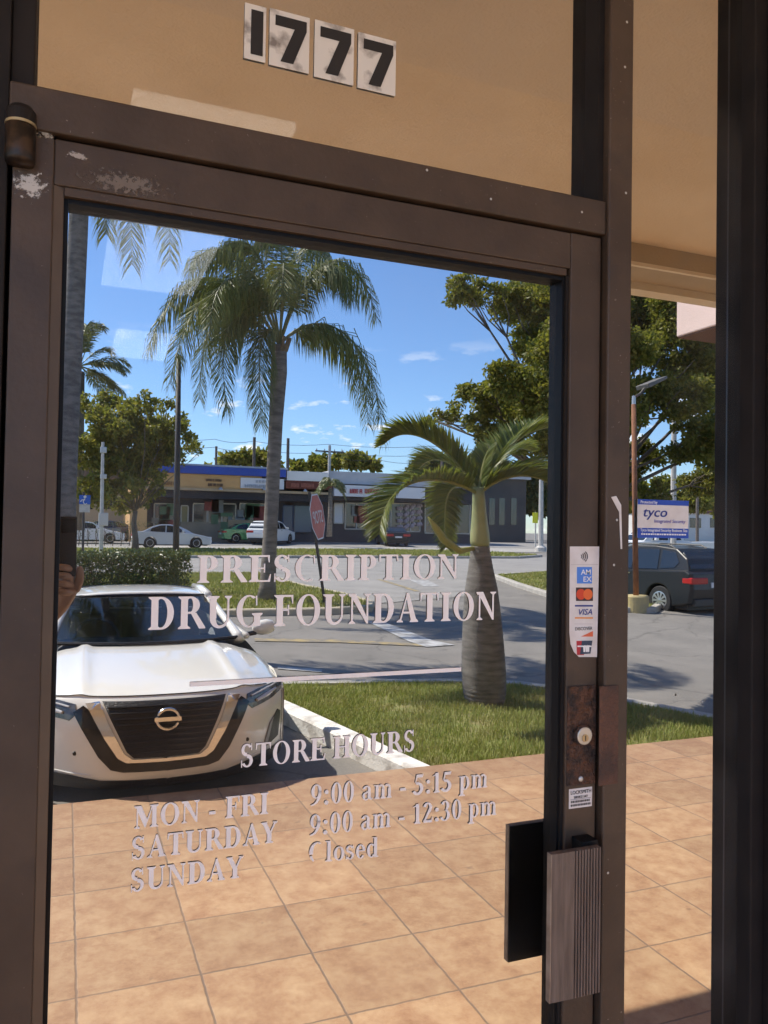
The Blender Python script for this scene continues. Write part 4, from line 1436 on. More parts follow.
# ------------------------------------------------------------------ the strip of shops across the street
BD = 58.5
sb = thing('shop_strip', 'low strip of shops across the street with blue edged roof, signs and dark windows', 'building', gx(330, BD))
SBL = Vector(sb.location)
def bq(px, py, dy=0):
    return at(px, py, BD+dy)-SBL
def block(name, x0, y0, x1, y1, d0, d1, m, parent=None, **k):
    """box whose near face fills these pixels, from depth d0 back to d1 (metres beyond the shop line)"""
    a, b_ = bq((x0+x1)/2, y0, d0), bq((x0+x1)/2, y1, d0)
    xa, xb = bq(x0, (y0+y1)/2, d0).x, bq(x1, (y0+y1)/2, d0).x
    return MB().box((xa, a.y, b_.z), (xb, a.y-(d1-d0), a.z)).build(name, m, parent or sb, **k)
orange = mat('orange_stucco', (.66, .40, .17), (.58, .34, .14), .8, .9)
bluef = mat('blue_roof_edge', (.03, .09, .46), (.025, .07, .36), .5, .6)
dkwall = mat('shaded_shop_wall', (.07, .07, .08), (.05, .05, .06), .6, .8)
dkglass = flat('dark_shop_glass', (.02, .025, .03), .06, spec=.8)
whitep = mat('white_parapet', (.86, .84, .80), (.78, .76, .72), .5, .8)
greyp = mat('grey_roof', (.52, .53, .55), (.42, .43, .45), .6, .8)
brickb = mat('red_brown_sign_band', (.22, .06, .035), (.15, .045, .03), 1.5, .8)
tanb = mat('tan_band', (.48, .36, .22), (.42, .31, .19), .8, .8)
signw = flat('sign_white', (.72, .72, .74), .5)
# bodies
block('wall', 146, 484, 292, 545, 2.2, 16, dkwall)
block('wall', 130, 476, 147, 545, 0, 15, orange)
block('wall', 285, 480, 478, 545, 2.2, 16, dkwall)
block('fascia', 140, 474, 262, 489, 0, 2.1, orange)
block('roof_edge', 139, 466.5, 286, 474, -.25, 3, bluef)
block('roof', 139, 464.5, 288, 466.3, -.1, 16, greyp)
block('tan_band', 140, 489.2, 330, 491.6, -.15, 2.0, tanb)
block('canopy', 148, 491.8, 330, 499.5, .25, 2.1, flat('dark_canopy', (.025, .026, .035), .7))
block('parapet', 287, 471.5, 328, 480.8, 0, 6, whitep)
block('sign_band', 286, 481, 332, 489, 0, 2.1, brickb)
block('parapet', 328.2, 474, 478, 486, .6, 7, greyp)
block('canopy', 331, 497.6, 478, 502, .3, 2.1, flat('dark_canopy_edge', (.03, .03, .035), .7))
o = block('white_sign', 334, 486.2, 425, 497.4, -.1, .5, signw)
block('white_sign', 241, 478.2, 284, 488.6, -.12, -.02, signw, label='pale sign with faint grey letters')
block('stall_riser', 228, 520, 262, 546, 1.9, 2.15, tanb)
block('stall_riser', 180, 522, 228, 546, 1.95, 2.15, mat('tan_riser', (.36, .30, .22), (.30, .25, .18), 1, .85))
frame_w = mat('shop_frame', (.66, .60, .50), (.56, .51, .43), 2, .6)
def window(x0, y0, x1, y1, n=1, m=dkglass, fm=frame_w, name='window'):
    f = MB()
    a, b_ = bq((x0+x1)/2, y0, 2.0), bq((x0+x1)/2, y1, 2.0)
    xa, xb = bq(x0, (y0+y1)/2, 2.0).x, bq(x1, (y0+y1)/2, 2.0).x
    t = .09
    f.box((xa, a.y, b_.z), (xb, a.y-.1, b_.z+t)).box((xa, a.y, a.z-t), (xb, a.y-.1, a.z))
    for k in range(n+1):
        xx = xa+(xb-xa)*k/n
        f.box((xx-t/2, a.y+.004, b_.z+t), (xx+t/2, a.y-.1, a.z-t))
    fo = f.build(name, fm, sb)
    MB().box((xa+t/2, a.y-.05, b_.z+t*.5), (xb-t/2, a.y-.07, a.z-t*.5)).build('pane', m, fo)
    return fo
window(154, 503, 174, 528, 1)
window(181, 505, 188, 530, 1, flat('yellowish_poster', (.30, .26, .12), .6))
window(193, 503, 207, 540, 1, name='door')
window(208, 503, 236, 527, 2)
window(240, 503, 266, 528, 2)
window(283, 505, 293, 538, 1, flat('blue_door_glass', (.03, .06, .13), .15), flat('blue_door_frame', (.03, .06, .14), .5), 'door')
window(294, 505, 312, 533, 1, flat('blue_glass', (.06, .11, .17), .12), flat('dark_mullions', (.03, .04, .06), .5))
window(316, 505, 321, 533, 1, flat('orange_poster', (.36, .17, .06), .6))
window(334, 503, 343, 524, 1, signw)
window(345, 503, 379, 530, 3)
window(381, 503, 420, 532, 4)
window(425, 503, 470, 534, 3)
# things pasted inside the dark windows
rr = random.Random(12)
pm_ = [flat('poster_grey', (.22, .24, .24), .6), flat('poster_green', (.10, .20, .10), .6), flat('poster_red', (.28, .05, .04), .6), flat('poster_cream', (.34, .30, .24), .6)]
for k in range(26):
    px, py = rr.choice([rr.uniform(154, 173), rr.uniform(209, 235), rr.uniform(240, 265), rr.uniform(346, 378)]), rr.uniform(505, 526)
    a = bq(px, py, 1.93)
    w_, h_ = rr.uniform(.15, .55), rr.uniform(.12, .6)
    MB().box((a.x-w_, a.y, a.z-h_), (a.x+w_, a.y-.01-.001*k, a.z+h_)).build('poster', pm_[rr.randrange(4)], sb)
# white wavy stripes on the windows of the last shop
for row in range(4):
    for k in range(4):
        pts = []
        xa = 397+k*6.5
        for j in range(7):
            t = j/6
            pts.append(bq(xa+5.6*t, 507+row*6+1.8*math.sin(t*PI*1.0+k)+row*.2, 1.90))
        MB().tube(pts, [.05, .15, .2, .13, .19, .14, .05], 6).build('wavy_stripe', flat('stripe_pink', (.50, .42, .46), .6), sb)
# shop lettering: it faces us, so the glass shows it backwards
def shop_text(body, x0, py, x1, hpx, m, dy, bold=.0):
    a, b_ = bq(x0, py, dy), bq(x1, py, dy)
    hz = bq(x0, py-hpx, dy).z-a.z
    return text_mesh('sign_letters', body, hz*1.4, m, sb, (max(a.x, b_.x), a.y+.03, a.z), (-1, 0, 0), (0, 0, 1), thick=.05, width=abs(b_.x-a.x), bold=bold)
def shop_letters(words, x0, py, x1, hpx, m, dy, seed):
    r_ = random.Random(seed)
    a, b_ = bq(x0, py, dy), bq(x1, py, dy)
    hz = bq(x0, py-hpx, dy).z-a.z
    n = sum(words)+.7*(len(words)-1)
    w = (b_.x-a.x)/n
    mb = MB()
    cx = a.x
    for wd in words:
        for _ in range(wd):
            t_ = hz*.2
            x1_ = cx+w*.82
            segs = [((cx, a.z), (cx+t_, a.z+hz)), ((x1_-t_, a.z), (x1_, a.z+hz)), ((cx+t_, a.z+hz-t_), (x1_-t_, a.z+hz)), ((cx+t_, a.z), (x1_-t_, a.z+t_)), ((cx+t_, a.z+hz*.42), (x1_-t_, a.z+hz*.42+t_))]
            drop = r_.choice((1, 2, 3, 4, None, 1))
            for k_, (p_, q2) in enumerate(segs):
                if k_ != drop:
                    mb.box((p_[0], a.y+.05, p_[1]), (q2[0], a.y+.005, q2[1]))
            cx += w
        cx += w*.7
    return mb.build('sign_letters', m, sb)
shop_letters((4,), 349.5, 493.2, 362.5, 4.4, flat('sign_red', (.42, .03, .04), .5), -.12, 1)
shop_letters((6,), 364.5, 493.2, 383.5, 4.4, flat('sign_red', (.42, .03, .04), .5), -.12, 11)
shop_letters((5,), 256, 482.5, 272, 2.4, flat('sign_grey', (.35, .38, .44), .5), -.14, 2)
shop_letters((9,), 245, 487.3, 280, 3.2, flat('sign_grey', (.35, .38, .44), .5), -.14, 3)
shop_letters((7,), 206, 481, 222, 2.4, flat('sign_brown', (.10, .05, .03), .5), -.02, 4)
shop_letters((9,), 208, 486, 224, 2.8, flat('sign_brown', (.10, .05, .03), .5), -.02, 5)
shop_letters((6,), 160, 484.5, 176, 3.4, flat('sign_umber', (.24, .12, .05), .5), -.02, 6)
shop_letters((3,), 291, 487, 299, 4, flat('sign_darkred', (.36, .12, .08), .5), -.02, 7)
shop_letters((5,), 301, 487, 314, 4, flat('sign_darkred', (.36, .12, .08), .5), -.02, 8)
for k, (px, py) in enumerate(((221, 487), (265, 487.5), (305, 489))):
    a = bq(px, py, -.3)
    MB().lathe([(.06, 0), (.16, -.14), (.17, -.2)], a, 10).build('sign_lamp', alu, sb)

# side street building at the far right
b2 = thing('grey_building', 'dim grey building beyond the bottle palm, right of the strip of shops', 'building', gx(505, 74))
a, b_ = at(482, 478, 74)-b2.location, at(526, 540, 74)-b2.location
MB().box((a.x, 0, -.3), (b_.x, -9, a.z)).build('wall', mat('grey_wall', (.10, .095, .09), (.07, .068, .066), .6, .9), b2)
for px in (492, 502, 514):
    c = at(px, 510, 74)-b2.location
    MB().box((c.x-.35, .06, c.z-1.6), (c.x+.35, .01, c.z+1.3)).build('window', dkglass, b2)
MB().box((a.x-.3, .5, a.z), (b_.x+.3, -9.3, a.z+.35)).build('roof', greyp, b2)
b3 = thing('tan_house', 'pale tan house among the trees at the far left, behind the white pole', 'building', gx(100, 66))
a, b_ = at(72, 478, 66)-b3.location, at(142, 530, 66)-b3.location
MB().box((a.x, 0, -.3), (b_.x, -8, a.z)).build('wall', mat('tan_wall', (.50, .40, .27), (.44, .35, .24), .6, .9), b3)
MB().prism([(a.x-.6, .6, a.z), (b_.x+.6, .6, a.z), ((a.x+b_.x)/2, .6, a.z+1.6)], (0, -9, 0)).build('roof', mat('brown_roof', (.20, .14, .10), (.15, .11, .08), 1, .9), b3)
for px in (85, 108, 128):
    c = at(px, 500, 66)-b3.location
    MB().box((c.x-.6, .06, c.z-.7), (c.x+.6, .01, c.z+.8)).build('window', dkglass, b3)
b4 = thing('white_building', 'long low white building behind the pickup at the far right', 'building', gx(690, 88))
a, b_ = at(655, 512, 88)-b4.location, at(760, 535, 88)-b4.location
MB().box((a.x, 0, -.3), (b_.x, -9, a.z)).build('wall', whitep, b4)
MB().box((a.x-.2, .3, a.z), (b_.x+.2, -9.2, a.z+.5)).build('roof', mat('red_brown_roof', (.25, .13, .10), (.2, .1, .08), 1, .9), b4)
for px in (672, 695, 715):
    c = at(px, 522, 88)-b4.location
    MB().box((c.x-1, .06, c.z-.8), (c.x+1, .01, c.z+.6)).build('window', dkglass, b4)

# ------------------------------------------------------------------ poles, wires and signs
darkpole = mat('dark_pole_paint', (.055, .048, .042), (.04, .035, .032), 8, .6)
woodpole = mat('weathered_pole', (.17, .14, .12), (.12, .10, .085), 6, .9)
concp = mat('pale_concrete_pole', (.58, .56, .52), (.48, .46, .43), 4, .9)
t = thing('metal_post', 'thin dark post rising beside the clipped hedge into the queen palm fronds', 'post', gx(177, 17.6))
L_ = lambda px, py, D, t_: at(px, py, D)-t_.location
MB().tube([(0, 0, -.1), L_(177, 480, 17.6, t), L_(179, 357, 17.6, t)], [.075, .068, .055], 12).build('pole', darkpole, t, smooth=True)
MB().lathe([(.16, 0), (.16, .05), (.075, .1)], (0, 0, 0), 12).build('base', darkpole, t)
q = L_(179, 357, 17.6, t)
MB().lathe([(.06, -.03), (.07, 0), (.03, .05)], q, 12).build('cap', darkpole, t)
# camera pole
t = thing('camera_pole', 'slim pale pole carrying a small box near its top at the far left', 'pole', gx(102, 38))
MB().tube([(0, 0, -.1), L_(103, 442, 38, t)], [.10, .07], 10).build('pole', concp, t)
for py, h_, w_ in ((450, 6, 6), (476.5, 4.5, 6), (519, 13, 9)):
    q = L_(103.5, py, 38, t)
    s_ = mpx(38, 103)
    MB().box((q.x-w_*s_/2, q.y-.08, q.z-h_*s_/2), (q.x+w_*s_/2, q.y+.12, q.z+h_*s_/2)).build('box', alu, t, bevel=.02)
# parking sign
t = thing('parking_sign', 'blue and white parking sign on a thin dark post at the left edge', 'sign', gx(84, 26))
s_ = mpx(26, 85)
MB().tube([(0, 0, -.1), L_(84, 492, 26, t)], [.04, .04], 8).build('post', darkpole, t)
q = L_(85, 500, 26, t)
hb = MB().box((q.x-5.2*s_, q.y+.05, q.z-4*s_), (q.x+5.2*s_, q.y+.07, q.z+5*s_)).build('blue_panel', flat('sign_panel_blue', (.02, .12, .52), .4), t)
MB().box((q.x-5.0*s_, q.y+.05, q.z-12*s_), (q.x+5.0*s_, q.y+.07, q.z-4.2*s_)).build('white_panel', mat('sign_panel_white', (.62, .60, .55), (.5, .48, .44), 9, .5), t)
mb = MB()
mb.lathe([(.045, .072), (.045, .078)], (q.x, q.y, q.z+3.3*s_), 12, axis='y')
mb.tube([(q.x+.0, q.y+.075, q.z+2.4*s_), (q.x, q.y+.075, q.z+.3*s_), (q.x-.09, q.y+.075, q.z+.2*s_), (q.x-.13, q.y+.075, q.z-1.8*s_)], .018, 6)
mb.tube([(q.x+.06*math.cos(a_)+.015, q.y+.0755, q.z-1.3*s_+.085*math.sin(a_)) for a_ in [rad(100+25*k) for k in range(10)]], .015, 6)
mb.build('wheelchair_symbol', signw, hb)
# stop sign, leaning
SD = 14.6
t = thing('stop_sign', 'red octagonal stop sign on a leaning thin post beside the queen palm', 'sign', gx(328, SD))
base = Vector((0, 0, -.1))
tp_ = L_(309, 492, SD, t)
dirn = (tp_-base).normalized()
MB().tube([base, tp_], [.032, .032], 8).build('post', darkpole, t)
ct = L_(315.5, 517, SD, t)
face = Vector((.83, .56, 0)).normalized()       # the way the panel looks
side = Vector((0, 0, 1)).cross(face).normalized()
upd = face.cross(side)
lean = dirn
side = (side-lean*side.dot(lean)).normalized()
upd = lean
fn = side.cross(upd).normalized()
Rg = 25*mpx(SD)
ct = ct+fn*.04
oc = [ct+(side*math.cos(rad(22.5+45*k))+upd*math.sin(rad(22.5+45*k)))*Rg for k in range(8)]
oc2 = [ct+fn*.004+(side*math.cos(rad(22.5+45*k))+upd*math.sin(rad(22.5+45*k)))*Rg*.94 for k in range(8)]
pn = MB().prism(oc, fn*.003).build('panel', signw, t)
MB().prism(oc2, fn*.002).build('red_face', mat('faded_red', (.62, .12, .075), (.50, .09, .06), 5, .5), pn)
text_mesh('sign_letters', 'STOP', Rg*.72, flat('stop_white', (.66, .58, .54), .5), pn, ct+fn*.008-side*Rg*.66-upd*Rg*.26, side, upd, thick=.003, width=Rg*1.32, bold=.01)
# yellow sign and post at the side street
t = thing('yellow_sign', 'small bright yellow sign on a post near the right edge of the door glass', 'sign', gx(536, 50))
MB().tube([(0, 0, -.1), L_(536, 512, 50, t)], [.06, .06], 8).build('post', concp, t)
q = L_(535, 518, 50, t)
s_ = mpx(50, 535)
MB().box((q.x-3*s_, q.y+.07, q.z-5*s_), (q.x+3*s_, q.y+.1, q.z+5.5*s_)).build('panel', flat('signal_yellow', (.72, .70, .02), .5), t)
t = thing('signal_pole', 'thick pale pole right of the small yellow sign', 'pole', gx(541.5, 48))
MB().tube([(0, 0, -.1), L_(542, 440, 48, t)], [.2, .13], 10).build('pole', concp, t)
MB().lathe([(.4, 0), (.4, .3), (.2, .45)], (0, 0, 0), 12).build('base', concp, t)
# rusty lamp post on its yellow footing
LD = 12.9
t = thing('car_park_lamp', 'rusty lamp post on a round yellow concrete footing beside the parked grey car', 'lamp', gx(637, LD))
s_ = mpx(LD)
z0 = 0
MB().lathe([(.27, -.3), (.27, .33), (.25, .36)], (0, 0, 0), 28).build('footing', mat('yellow_painted_footing', (.58, .46, .20), (.42, .35, .20), 5, .85, bump=.3, bscale=30), t)
rustp = mat('rust_red_pole', (.30, .13, .06), (.20, .085, .045), 12, .85, bump=.3, bscale=60, stretch=(1, 1, .4))
q = L_(634, 404, LD, t)
MB().tube([(0, 0, .35), (q.x*.5, 0, q.z*.5), q], [.062, .058, .052], 12).build('pole', rustp, t, smooth=True)
MB().tube([q, q+Vector((0, 0, .18))], [.045, .04], 10).build('pole_top', alu, t)
a = L_(639, 395, LD, t)
b_ = L_(646, 384, LD, t)
MB().tube([q+Vector((0, 0, .15)), a+Vector((0, .05, .02)), b_+Vector((0, .1, 0))], [.03, .03, .03], 8).build('arm', darkpole, t)
h0, h1 = L_(642, 388, LD, t), L_(661, 379, LD, t)
dv = (h1-h0)
mb = MB()
nv = Vector((-dv.z, 0, dv.x)).normalized()
mb.prism([h0-nv*.03+Vector((0, -.18, 0)), h1-nv*.02+Vector((0, -.2, 0)), h1+nv*.04+Vector((0, -.2, 0)), h0+nv*.07+Vector((0, -.18, 0))], (0, .42, 0))
mb.build('lamp_head', mat('grey_lamp_head', (.16, .15, .135), (.11, .105, .10), 12, .6), t, bevel=.015)
# utility poles and wires
def upole(name, label, px, top, D, m, r0, arm=None, group=None):
    t = thing(name, label, 'utility pole', gx(px, D), 0, group)
    q = L_(px, top, D, t)
    MB().tube([(0, 0, -.2), (0, 0, q.z)], [r0, r0*.75], 10).build('pole', m, t)
    if arm:
        MB().box((-arm, -.07, q.z-.75), (arm, .07, q.z-.6)).build('crossarm', woodpole, t)
        mb = MB()
        for k in (-.9, -.35, .35, .9):
            mb.lathe([(.05, q.z-.6), (.07, q.z-.5), (.03, q.z-.38)], (k*arm, 0, 0), 8)
        mb.build('insulator', alu, t)
    return t
G = 'utility poles behind the shops'
upole('utility_pole', 'short brown utility pole behind the blue roof edge, leftmost of the row', 215, 446, 80, woodpole, .16, None, G)
upole('utility_pole', 'brown utility pole left of the queen palm trunk', 253, 437, 80, woodpole, .2, None, G)
upole('utility_pole', 'brown utility pole just right of the queen palm trunk', 286.5, 438, 80, woodpole, .2, None, G)
upole('utility_pole', 'pale concrete utility pole with a crossarm behind the white parapet', 328, 445, 80, concp, .2, 1.6, G)
upole('utility_pole', 'pale utility pole behind the bottle palm fronds', 441, 460, 70, woodpole, .18, None, G)
upole('concrete_pole', 'tall pale concrete utility pole rising behind the parked grey car', 673.5, 330, 26, concp, .13)
upole('utility_pole', 'thin grey pole right of the pale concrete pole, behind the security notice', 697, 440, 60, woodpole, .16)
for k, (pts, lab) in enumerate((([(150, 436), (215, 439), (253, 441), (328, 444), (430, 446), (560, 452)], 'upper overhead wire above the shops'),
                                ([(150, 443), (215, 447), (253, 449), (328, 452), (430, 455), (560, 461)], 'middle overhead wire above the shops'),
                                ([(330, 456), (380, 460), (430, 462), (560, 468)], 'lower overhead wire right of the concrete pole'))):
    ps = [at(x, y, 80) for x, y in pts]
    fine = []
    for a, b_ in zip(ps, ps[1:]):
        for j in range(6):
            u = j/6
            p_ = a.lerp(b_, u)
            p_.z -= 4*u*(1-u)*.25
            fine.append(p_)
    fine.append(ps[-1])
    tag(MB().tube(fine, .022, 5).build('overhead_wire', flat('wire_black', (.03, .03, .035), .6)), lab, 'wire', 'overhead wires')

# ------------------------------------------------------------------ cars
tyre = flat('tyre_rubber', (.02, .02, .021), .8)
rimm = mat('alloy_rim', (.55, .55, .56), rough=.3, metal=.9)
carglass = flat('car_glass', (.015, .02, .025), .03, spec=.8)
chrome = flat('chrome', (.78, .76, .72), .12, metal=1.0)
blackp = flat('black_plastic', (.015, .015, .016), .45)
redl = flat('tail_lamp_red', (.42, .02, .02), .15)
lampc = flat('lamp_lens', (.55, .56, .58), .08)
def paint(name, c, rough=.3, metal=0.0):
    return mat(name, c, rough=rough, metal=metal, coat=1.0)
def wheel(parent, x, y, z, R, w, side):
    t = MB().lathe([(R*.62, -w/2), (R*.93, -w/2), (R, -w*.35), (R, w*.35), (R*.93, w/2), (R*.62, w/2)], (x, y, z), 28, axis='x').build('wheel', tyre, parent, smooth=False)
    mb = MB()
    xo = x+side*w*.46
    mb.lathe([(R*.63, 0), (R*.63, side*.012), (R*.56, side*.015), (R*.54, -side*.03)], (xo, y, z), 28, axis='x')
    mb.lathe([(R*.16, -side*.02), (R*.15, side*.012), (R*.05, side*.016)], (xo, y, z), 14, axis='x')
    for k in range(10):
        a = 2*PI*k/10
        u = Vector((0, math.cos(a), math.sin(a)))
        v = Vector((0, -math.sin(a), math.cos(a)))
        c = Vector((xo, y, z))
        mb.prism([c+u*R*.13+v*R*.05, c+u*R*.58+v*R*.085, c+u*R*.58-v*R*.085, c+u*R*.13-v*R*.05], (side*.010, 0, 0))
    mb.build('rim', rimm, t)
    MB().lathe([(R*.55, -.02), (R*.55, -.014)], (xo, y, z), 20, axis='x').build('brake_well', blackp, t)
    return t
def side_car(name, label, loc, rz, pm, kind='sedan', group=None, W=1.82, roofrail=False):
    """a whole car; its nose points to +y, x to its right"""
    t = thing(name, label, 'car', loc, rz, group)
    if kind == 'sedan':
        L, R, wb0, wb1 = 4.7, .33, .95, 3.72
        low = [(0.06, .22), (0.0, .42), (.03, .60), (.14, .70), (.55, .79), (1.25, .93), (2.4, .95), (3.9, 1.0), (4.45, 1.02), (4.62, .96), (4.68, .62), (4.62, .28)]
        top = [(1.15, .92), (1.55, 1.14), (2.05, 1.38), (2.55, 1.45), (3.05, 1.44), (3.55, 1.32), (4.15, 1.01)]
        panes = [[(1.62, .97), (2.10, 1.33), (2.72, 1.385), (2.76, .98)], [(2.84, .98), (2.80, 1.385), (3.15, 1.37), (3.62, 1.20), (3.72, 1.02)]]
        ws, rw = ((1.22, .95), (2.02, 1.365)), ((4.08, 1.03), (3.45, 1.345))
        W2 = .62
    elif kind == 'suv':
        L, R, wb0, wb1 = 4.6, .355, .92, 3.62
        low = [(0.05, .28), (0.0, .5), (.04, .78), (.18, .88), (.7, .97), (1.25, 1.05), (2.4, 1.06), (3.7, 1.10), (4.42, 1.13), (4.56, 1.05), (4.60, .68), (4.52, .34)]
        top = [(1.1, 1.03), (1.6, 1.36), (2.0, 1.58), (2.5, 1.68), (3.3, 1.69), (3.95, 1.63), (4.32, 1.40), (4.44, 1.12)]
        panes = [[(1.68, 1.09), (2.04, 1.50), (2.62, 1.60), (2.66, 1.10)], [(2.74, 1.10), (2.70, 1.60), (3.45, 1.60), (3.50, 1.12)], [(3.58, 1.14), (3.54, 1.59), (3.95, 1.54), (4.12, 1.30), (4.0, 1.17)]]
        ws, rw = ((1.18, 1.06), (1.98, 1.565)), ((4.43, 1.15), (4.12, 1.55))
        W2 = .66
    else:
        L, R, wb0, wb1 = 5.5, .38, 1.0, 4.35
        low = [(0.04, .35), (0.0, .6), (.04, .95), (.2, 1.06), (1.3, 1.12), (2.2, 1.12), (3.4, 1.12), (5.4, 1.15), (5.46, 1.0), (5.5, .5), (5.4, .42)]
        top = [(1.2, 1.1), (1.6, 1.45), (2.0, 1.75), (2.4, 1.84), (3.2, 1.83), (3.45, 1.6), (3.5, 1.12)]
        panes = [[(1.72, 1.18), (2.06, 1.66), (2.55, 1.73), (2.58, 1.18)], [(2.66, 1.18), (2.63, 1.73), (3.12, 1.72), (3.30, 1.2)]]
        ws, rw = ((1.28, 1.14), (1.98, 1.73)), ((3.5, 1.2), (3.42, 1.7))
        W2 = .72
        W = 1.95
    h = W/2
    Y = lambda y: L/2-y
    def arch(c):
        r_ = R*1.17
        return [(c+r_*math.cos(a), R+r_*math.sin(a)) for a in [rad(-20+220*k/12) for k in range(13)]]
    z0 = low[-1][1]
    bot = [(wb1+R*1.17, .24)]+[p for p in arch(wb1) if p[1] > .24]+[(wb1-R*1.17, .22), (wb0+R*1.17, .22)]+[p for p in arch(wb0) if p[1] > .24]+[(wb0-R*1.17, .24)]
    prof = low+bot
    cy, cz = L/2, .62
    mb = MB()
    slabs = [(-h, .975, .965), (-h+.07, 1, 1), (h-.07, 1, 1), (h, .975, .965)]
    n = len(prof)
    vs = []
    for x, sy, sz in slabs:
        for (y, z) in prof:
            # the nose and tail corners are swept back a little
            e = abs(x) > h-.05
            yy = cy+(y-cy)*(sy if e else 1)
            vs.append((x, Y(yy), cz+(z-cz)*(sz if e else 1)))
    fs = []
    for i in range(3):
        for k in range(n):
            fs.append((i*n+k, i*n+(k+1) % n, (i+1)*n+(k+1) % n, (i+1)*n+k))
    fs += [tuple(range(n)), tuple(range(3*n, 4*n))[::-1]]
    mb.add(vs, fs)
    mb.build('body', pm, t, bevel=.025)
    # cabin
    def hw(z):
        zb, zt = top[0][1], max(p[1] for p in top)
        return h-.05-(h-.05-W2)*min(1, max(0, (z-zb)/(zt-zb)))**1.1
    mb = MB()
    n = len(top)
    mb.add([(-hw(z), Y(y), z) for y, z in top]+[(hw(z), Y(y), z) for y, z in top], [tuple(range(n)), tuple(range(n, 2*n))[::-1]]+[(i, i+1, n+i+1, n+i) for i in range(n-1)])
    mb.build('cabin', pm, t, bevel=.03)
    for s in (-1, 1):
        for pnl in panes:
            off = .012
            mb = MB()
            mb.add([(s*(hw(z)+off), Y(y), z) for y, z in pnl]+[(s*(hw(z)-.02), Y(y), z) for y, z in pnl], [tuple(range(len(pnl))), tuple(range(len(pnl), 2*len(pnl)))]+[(i, (i+1) % len(pnl), len(pnl)+(i+1) % len(pnl), len(pnl)+i) for i in range(len(pnl))])
            mb.build('side_window', carglass, t)
    for nm, ((y0, za), (y1, zb)), fwd in (('windscreen', ws, 1), ('rear_window', rw, -1)):
        d = Vector((0, Y(y1)-Y(y0), zb-za))
        nv = Vector((0, -d.z, d.y))
        if nv.y*fwd < 0 or (nv.z < 0):
            nv = -nv
        nv.normalize()
        if nv.y*fwd < 0: nv = Vector((0, -nv.y, nv.z))
        q = [Vector((-hw(za)+.06, Y(y0), za)), Vector((hw(za)-.06, Y(y0), za)), Vector((hw(zb)-.06, Y(y1), zb)), Vector((-hw(zb)+.06, Y(y1), zb))]
        MB().prism([p+nv*.03 for p in q], -nv*.05).build(nm, carglass, t)
    for s in (-1, 1):
        for c in (wb0, wb1):
            wheel(t, s*(h-.12), Y(c), R, R, .22, s)
        MB().box((s*(h+.0), Y(ws[0][0]+.55)-.09, ws[0][1]+.02), (s*(h+.17), Y(ws[0][0]+.55)+.07, ws[0][1]+.16)).build('mirror', pm, t, bevel=.03)
        zl = low[4][1]-.1
        MB().box((s*(h-.42), Y(.30), zl-.12), (s*(h-.02), Y(.02), zl+.02)).build('headlight', lampc, t, bevel=.03)
        zt_ = low[-3][1]-.12
        MB().box((s*(h-.55), Y(L-.3), zt_-.13), (s*(h+.004), Y(L+.005), zt_+.03)).build('tail_light', redl, t, bevel=.03)
    MB().box((-h*.5, Y(.08), .42), (h*.5, Y(-.01), low[3][1]-.08)).build('grille', blackp, t, bevel=.01)
    MB().box((-h+.1, Y(L-.1), .28), (h-.1, Y(L+.01), .45)).build('rear_bumper', blackp if kind == 'suv' else pm, t, bevel=.02)
    MB().box((-.26, Y(L-.02), .72 if kind != 'sedan' else .6), (.26, Y(L+.012), .84 if kind != 'sedan' else .72)).build('number_plate', signw, t)
    MB().box((-h+.15, Y(L-.25), .18), (h-.15, Y(.25), .40)).build('underbody', blackp, t)
    for s in (-1, 1):
        for c in (wb0, wb1):
            MB().lathe([(R*1.16, -.25), (R*1.16, -.02)], (s*(h-.04), Y(c), R), 20, axis='x') if False else None
        hz = panes[0][-1][1]-.12
        MB().box((s*(h-.01), Y(panes[0][-1][0]-.08)-.1, hz-.015), (s*(h+.02), Y(panes[0][-1][0]-.08)+.1, hz+.015)).build('door_handle', chrome if kind == 'suv' else pm, t)
        if roofrail:
            zz = max(p[1] for p in top)
            MB().tube([(s*.55, Y(2.1), zz-.05), (s*.56, Y(2.3), zz+.03), (s*.56, Y(3.6), zz+.02), (s*.55, Y(3.8), zz-.06)], .02, 6).build('roof_rail', blackp, t)
    return t
silver = paint('silver_paint', (.56, .58, .61), .3, .3)
whitec = paint('white_car_paint', (.78, .78, .76))
darkc = mat('dark_grey_paint', (.012, .015, .018), rough=.38, coat=.12, spec=.35)
greenc = paint('green_paint', (.06, .30, .10))
bluec = paint('dark_blue_paint', (.03, .05, .11))
side_car('silver_sedan', 'silver sedan driving along the street in front of the blue edged shop', gx(172, 49.5, .03), -PI/2, silver)
side_car('white_suv', 'white car nosing in to park before the shops, half behind the queen palm trunk', gx(272, 56, .05), rad(-142), whitec, 'suv')
side_car('green_car', 'bright green car parked close to the shop windows left of the white one', gx(252, 57.9, .05), rad(-92), greenc)
side_car('dark_car', 'dark sedan parked before the last shop, behind the lower bottle palm frond', gx(392, 55.5, .03), rad(-170), darkc)
side_car('parked_car', 'white car at the far left behind the blue parking sign', gx(88, 56, .03), rad(-90), whitec)
side_car('parked_car', 'dark blue car at the far left, right of the white one', gx(104, 60, .03), rad(75), bluec)
side_car('white_pickup', 'white pickup truck in the street beyond the dark grey car', gx(660, 30, .0), rad(96), whitec, 'pickup')
su = gx(646, 14.4)
o = side_car('dark_suv', 'dark grey sport utility car parked in tree shade by the yellow lamp footing', su, rad(174), darkc, 'suv', roofrail=True)
o.scale = (.92, .92, .92)
o.location.z -= .16

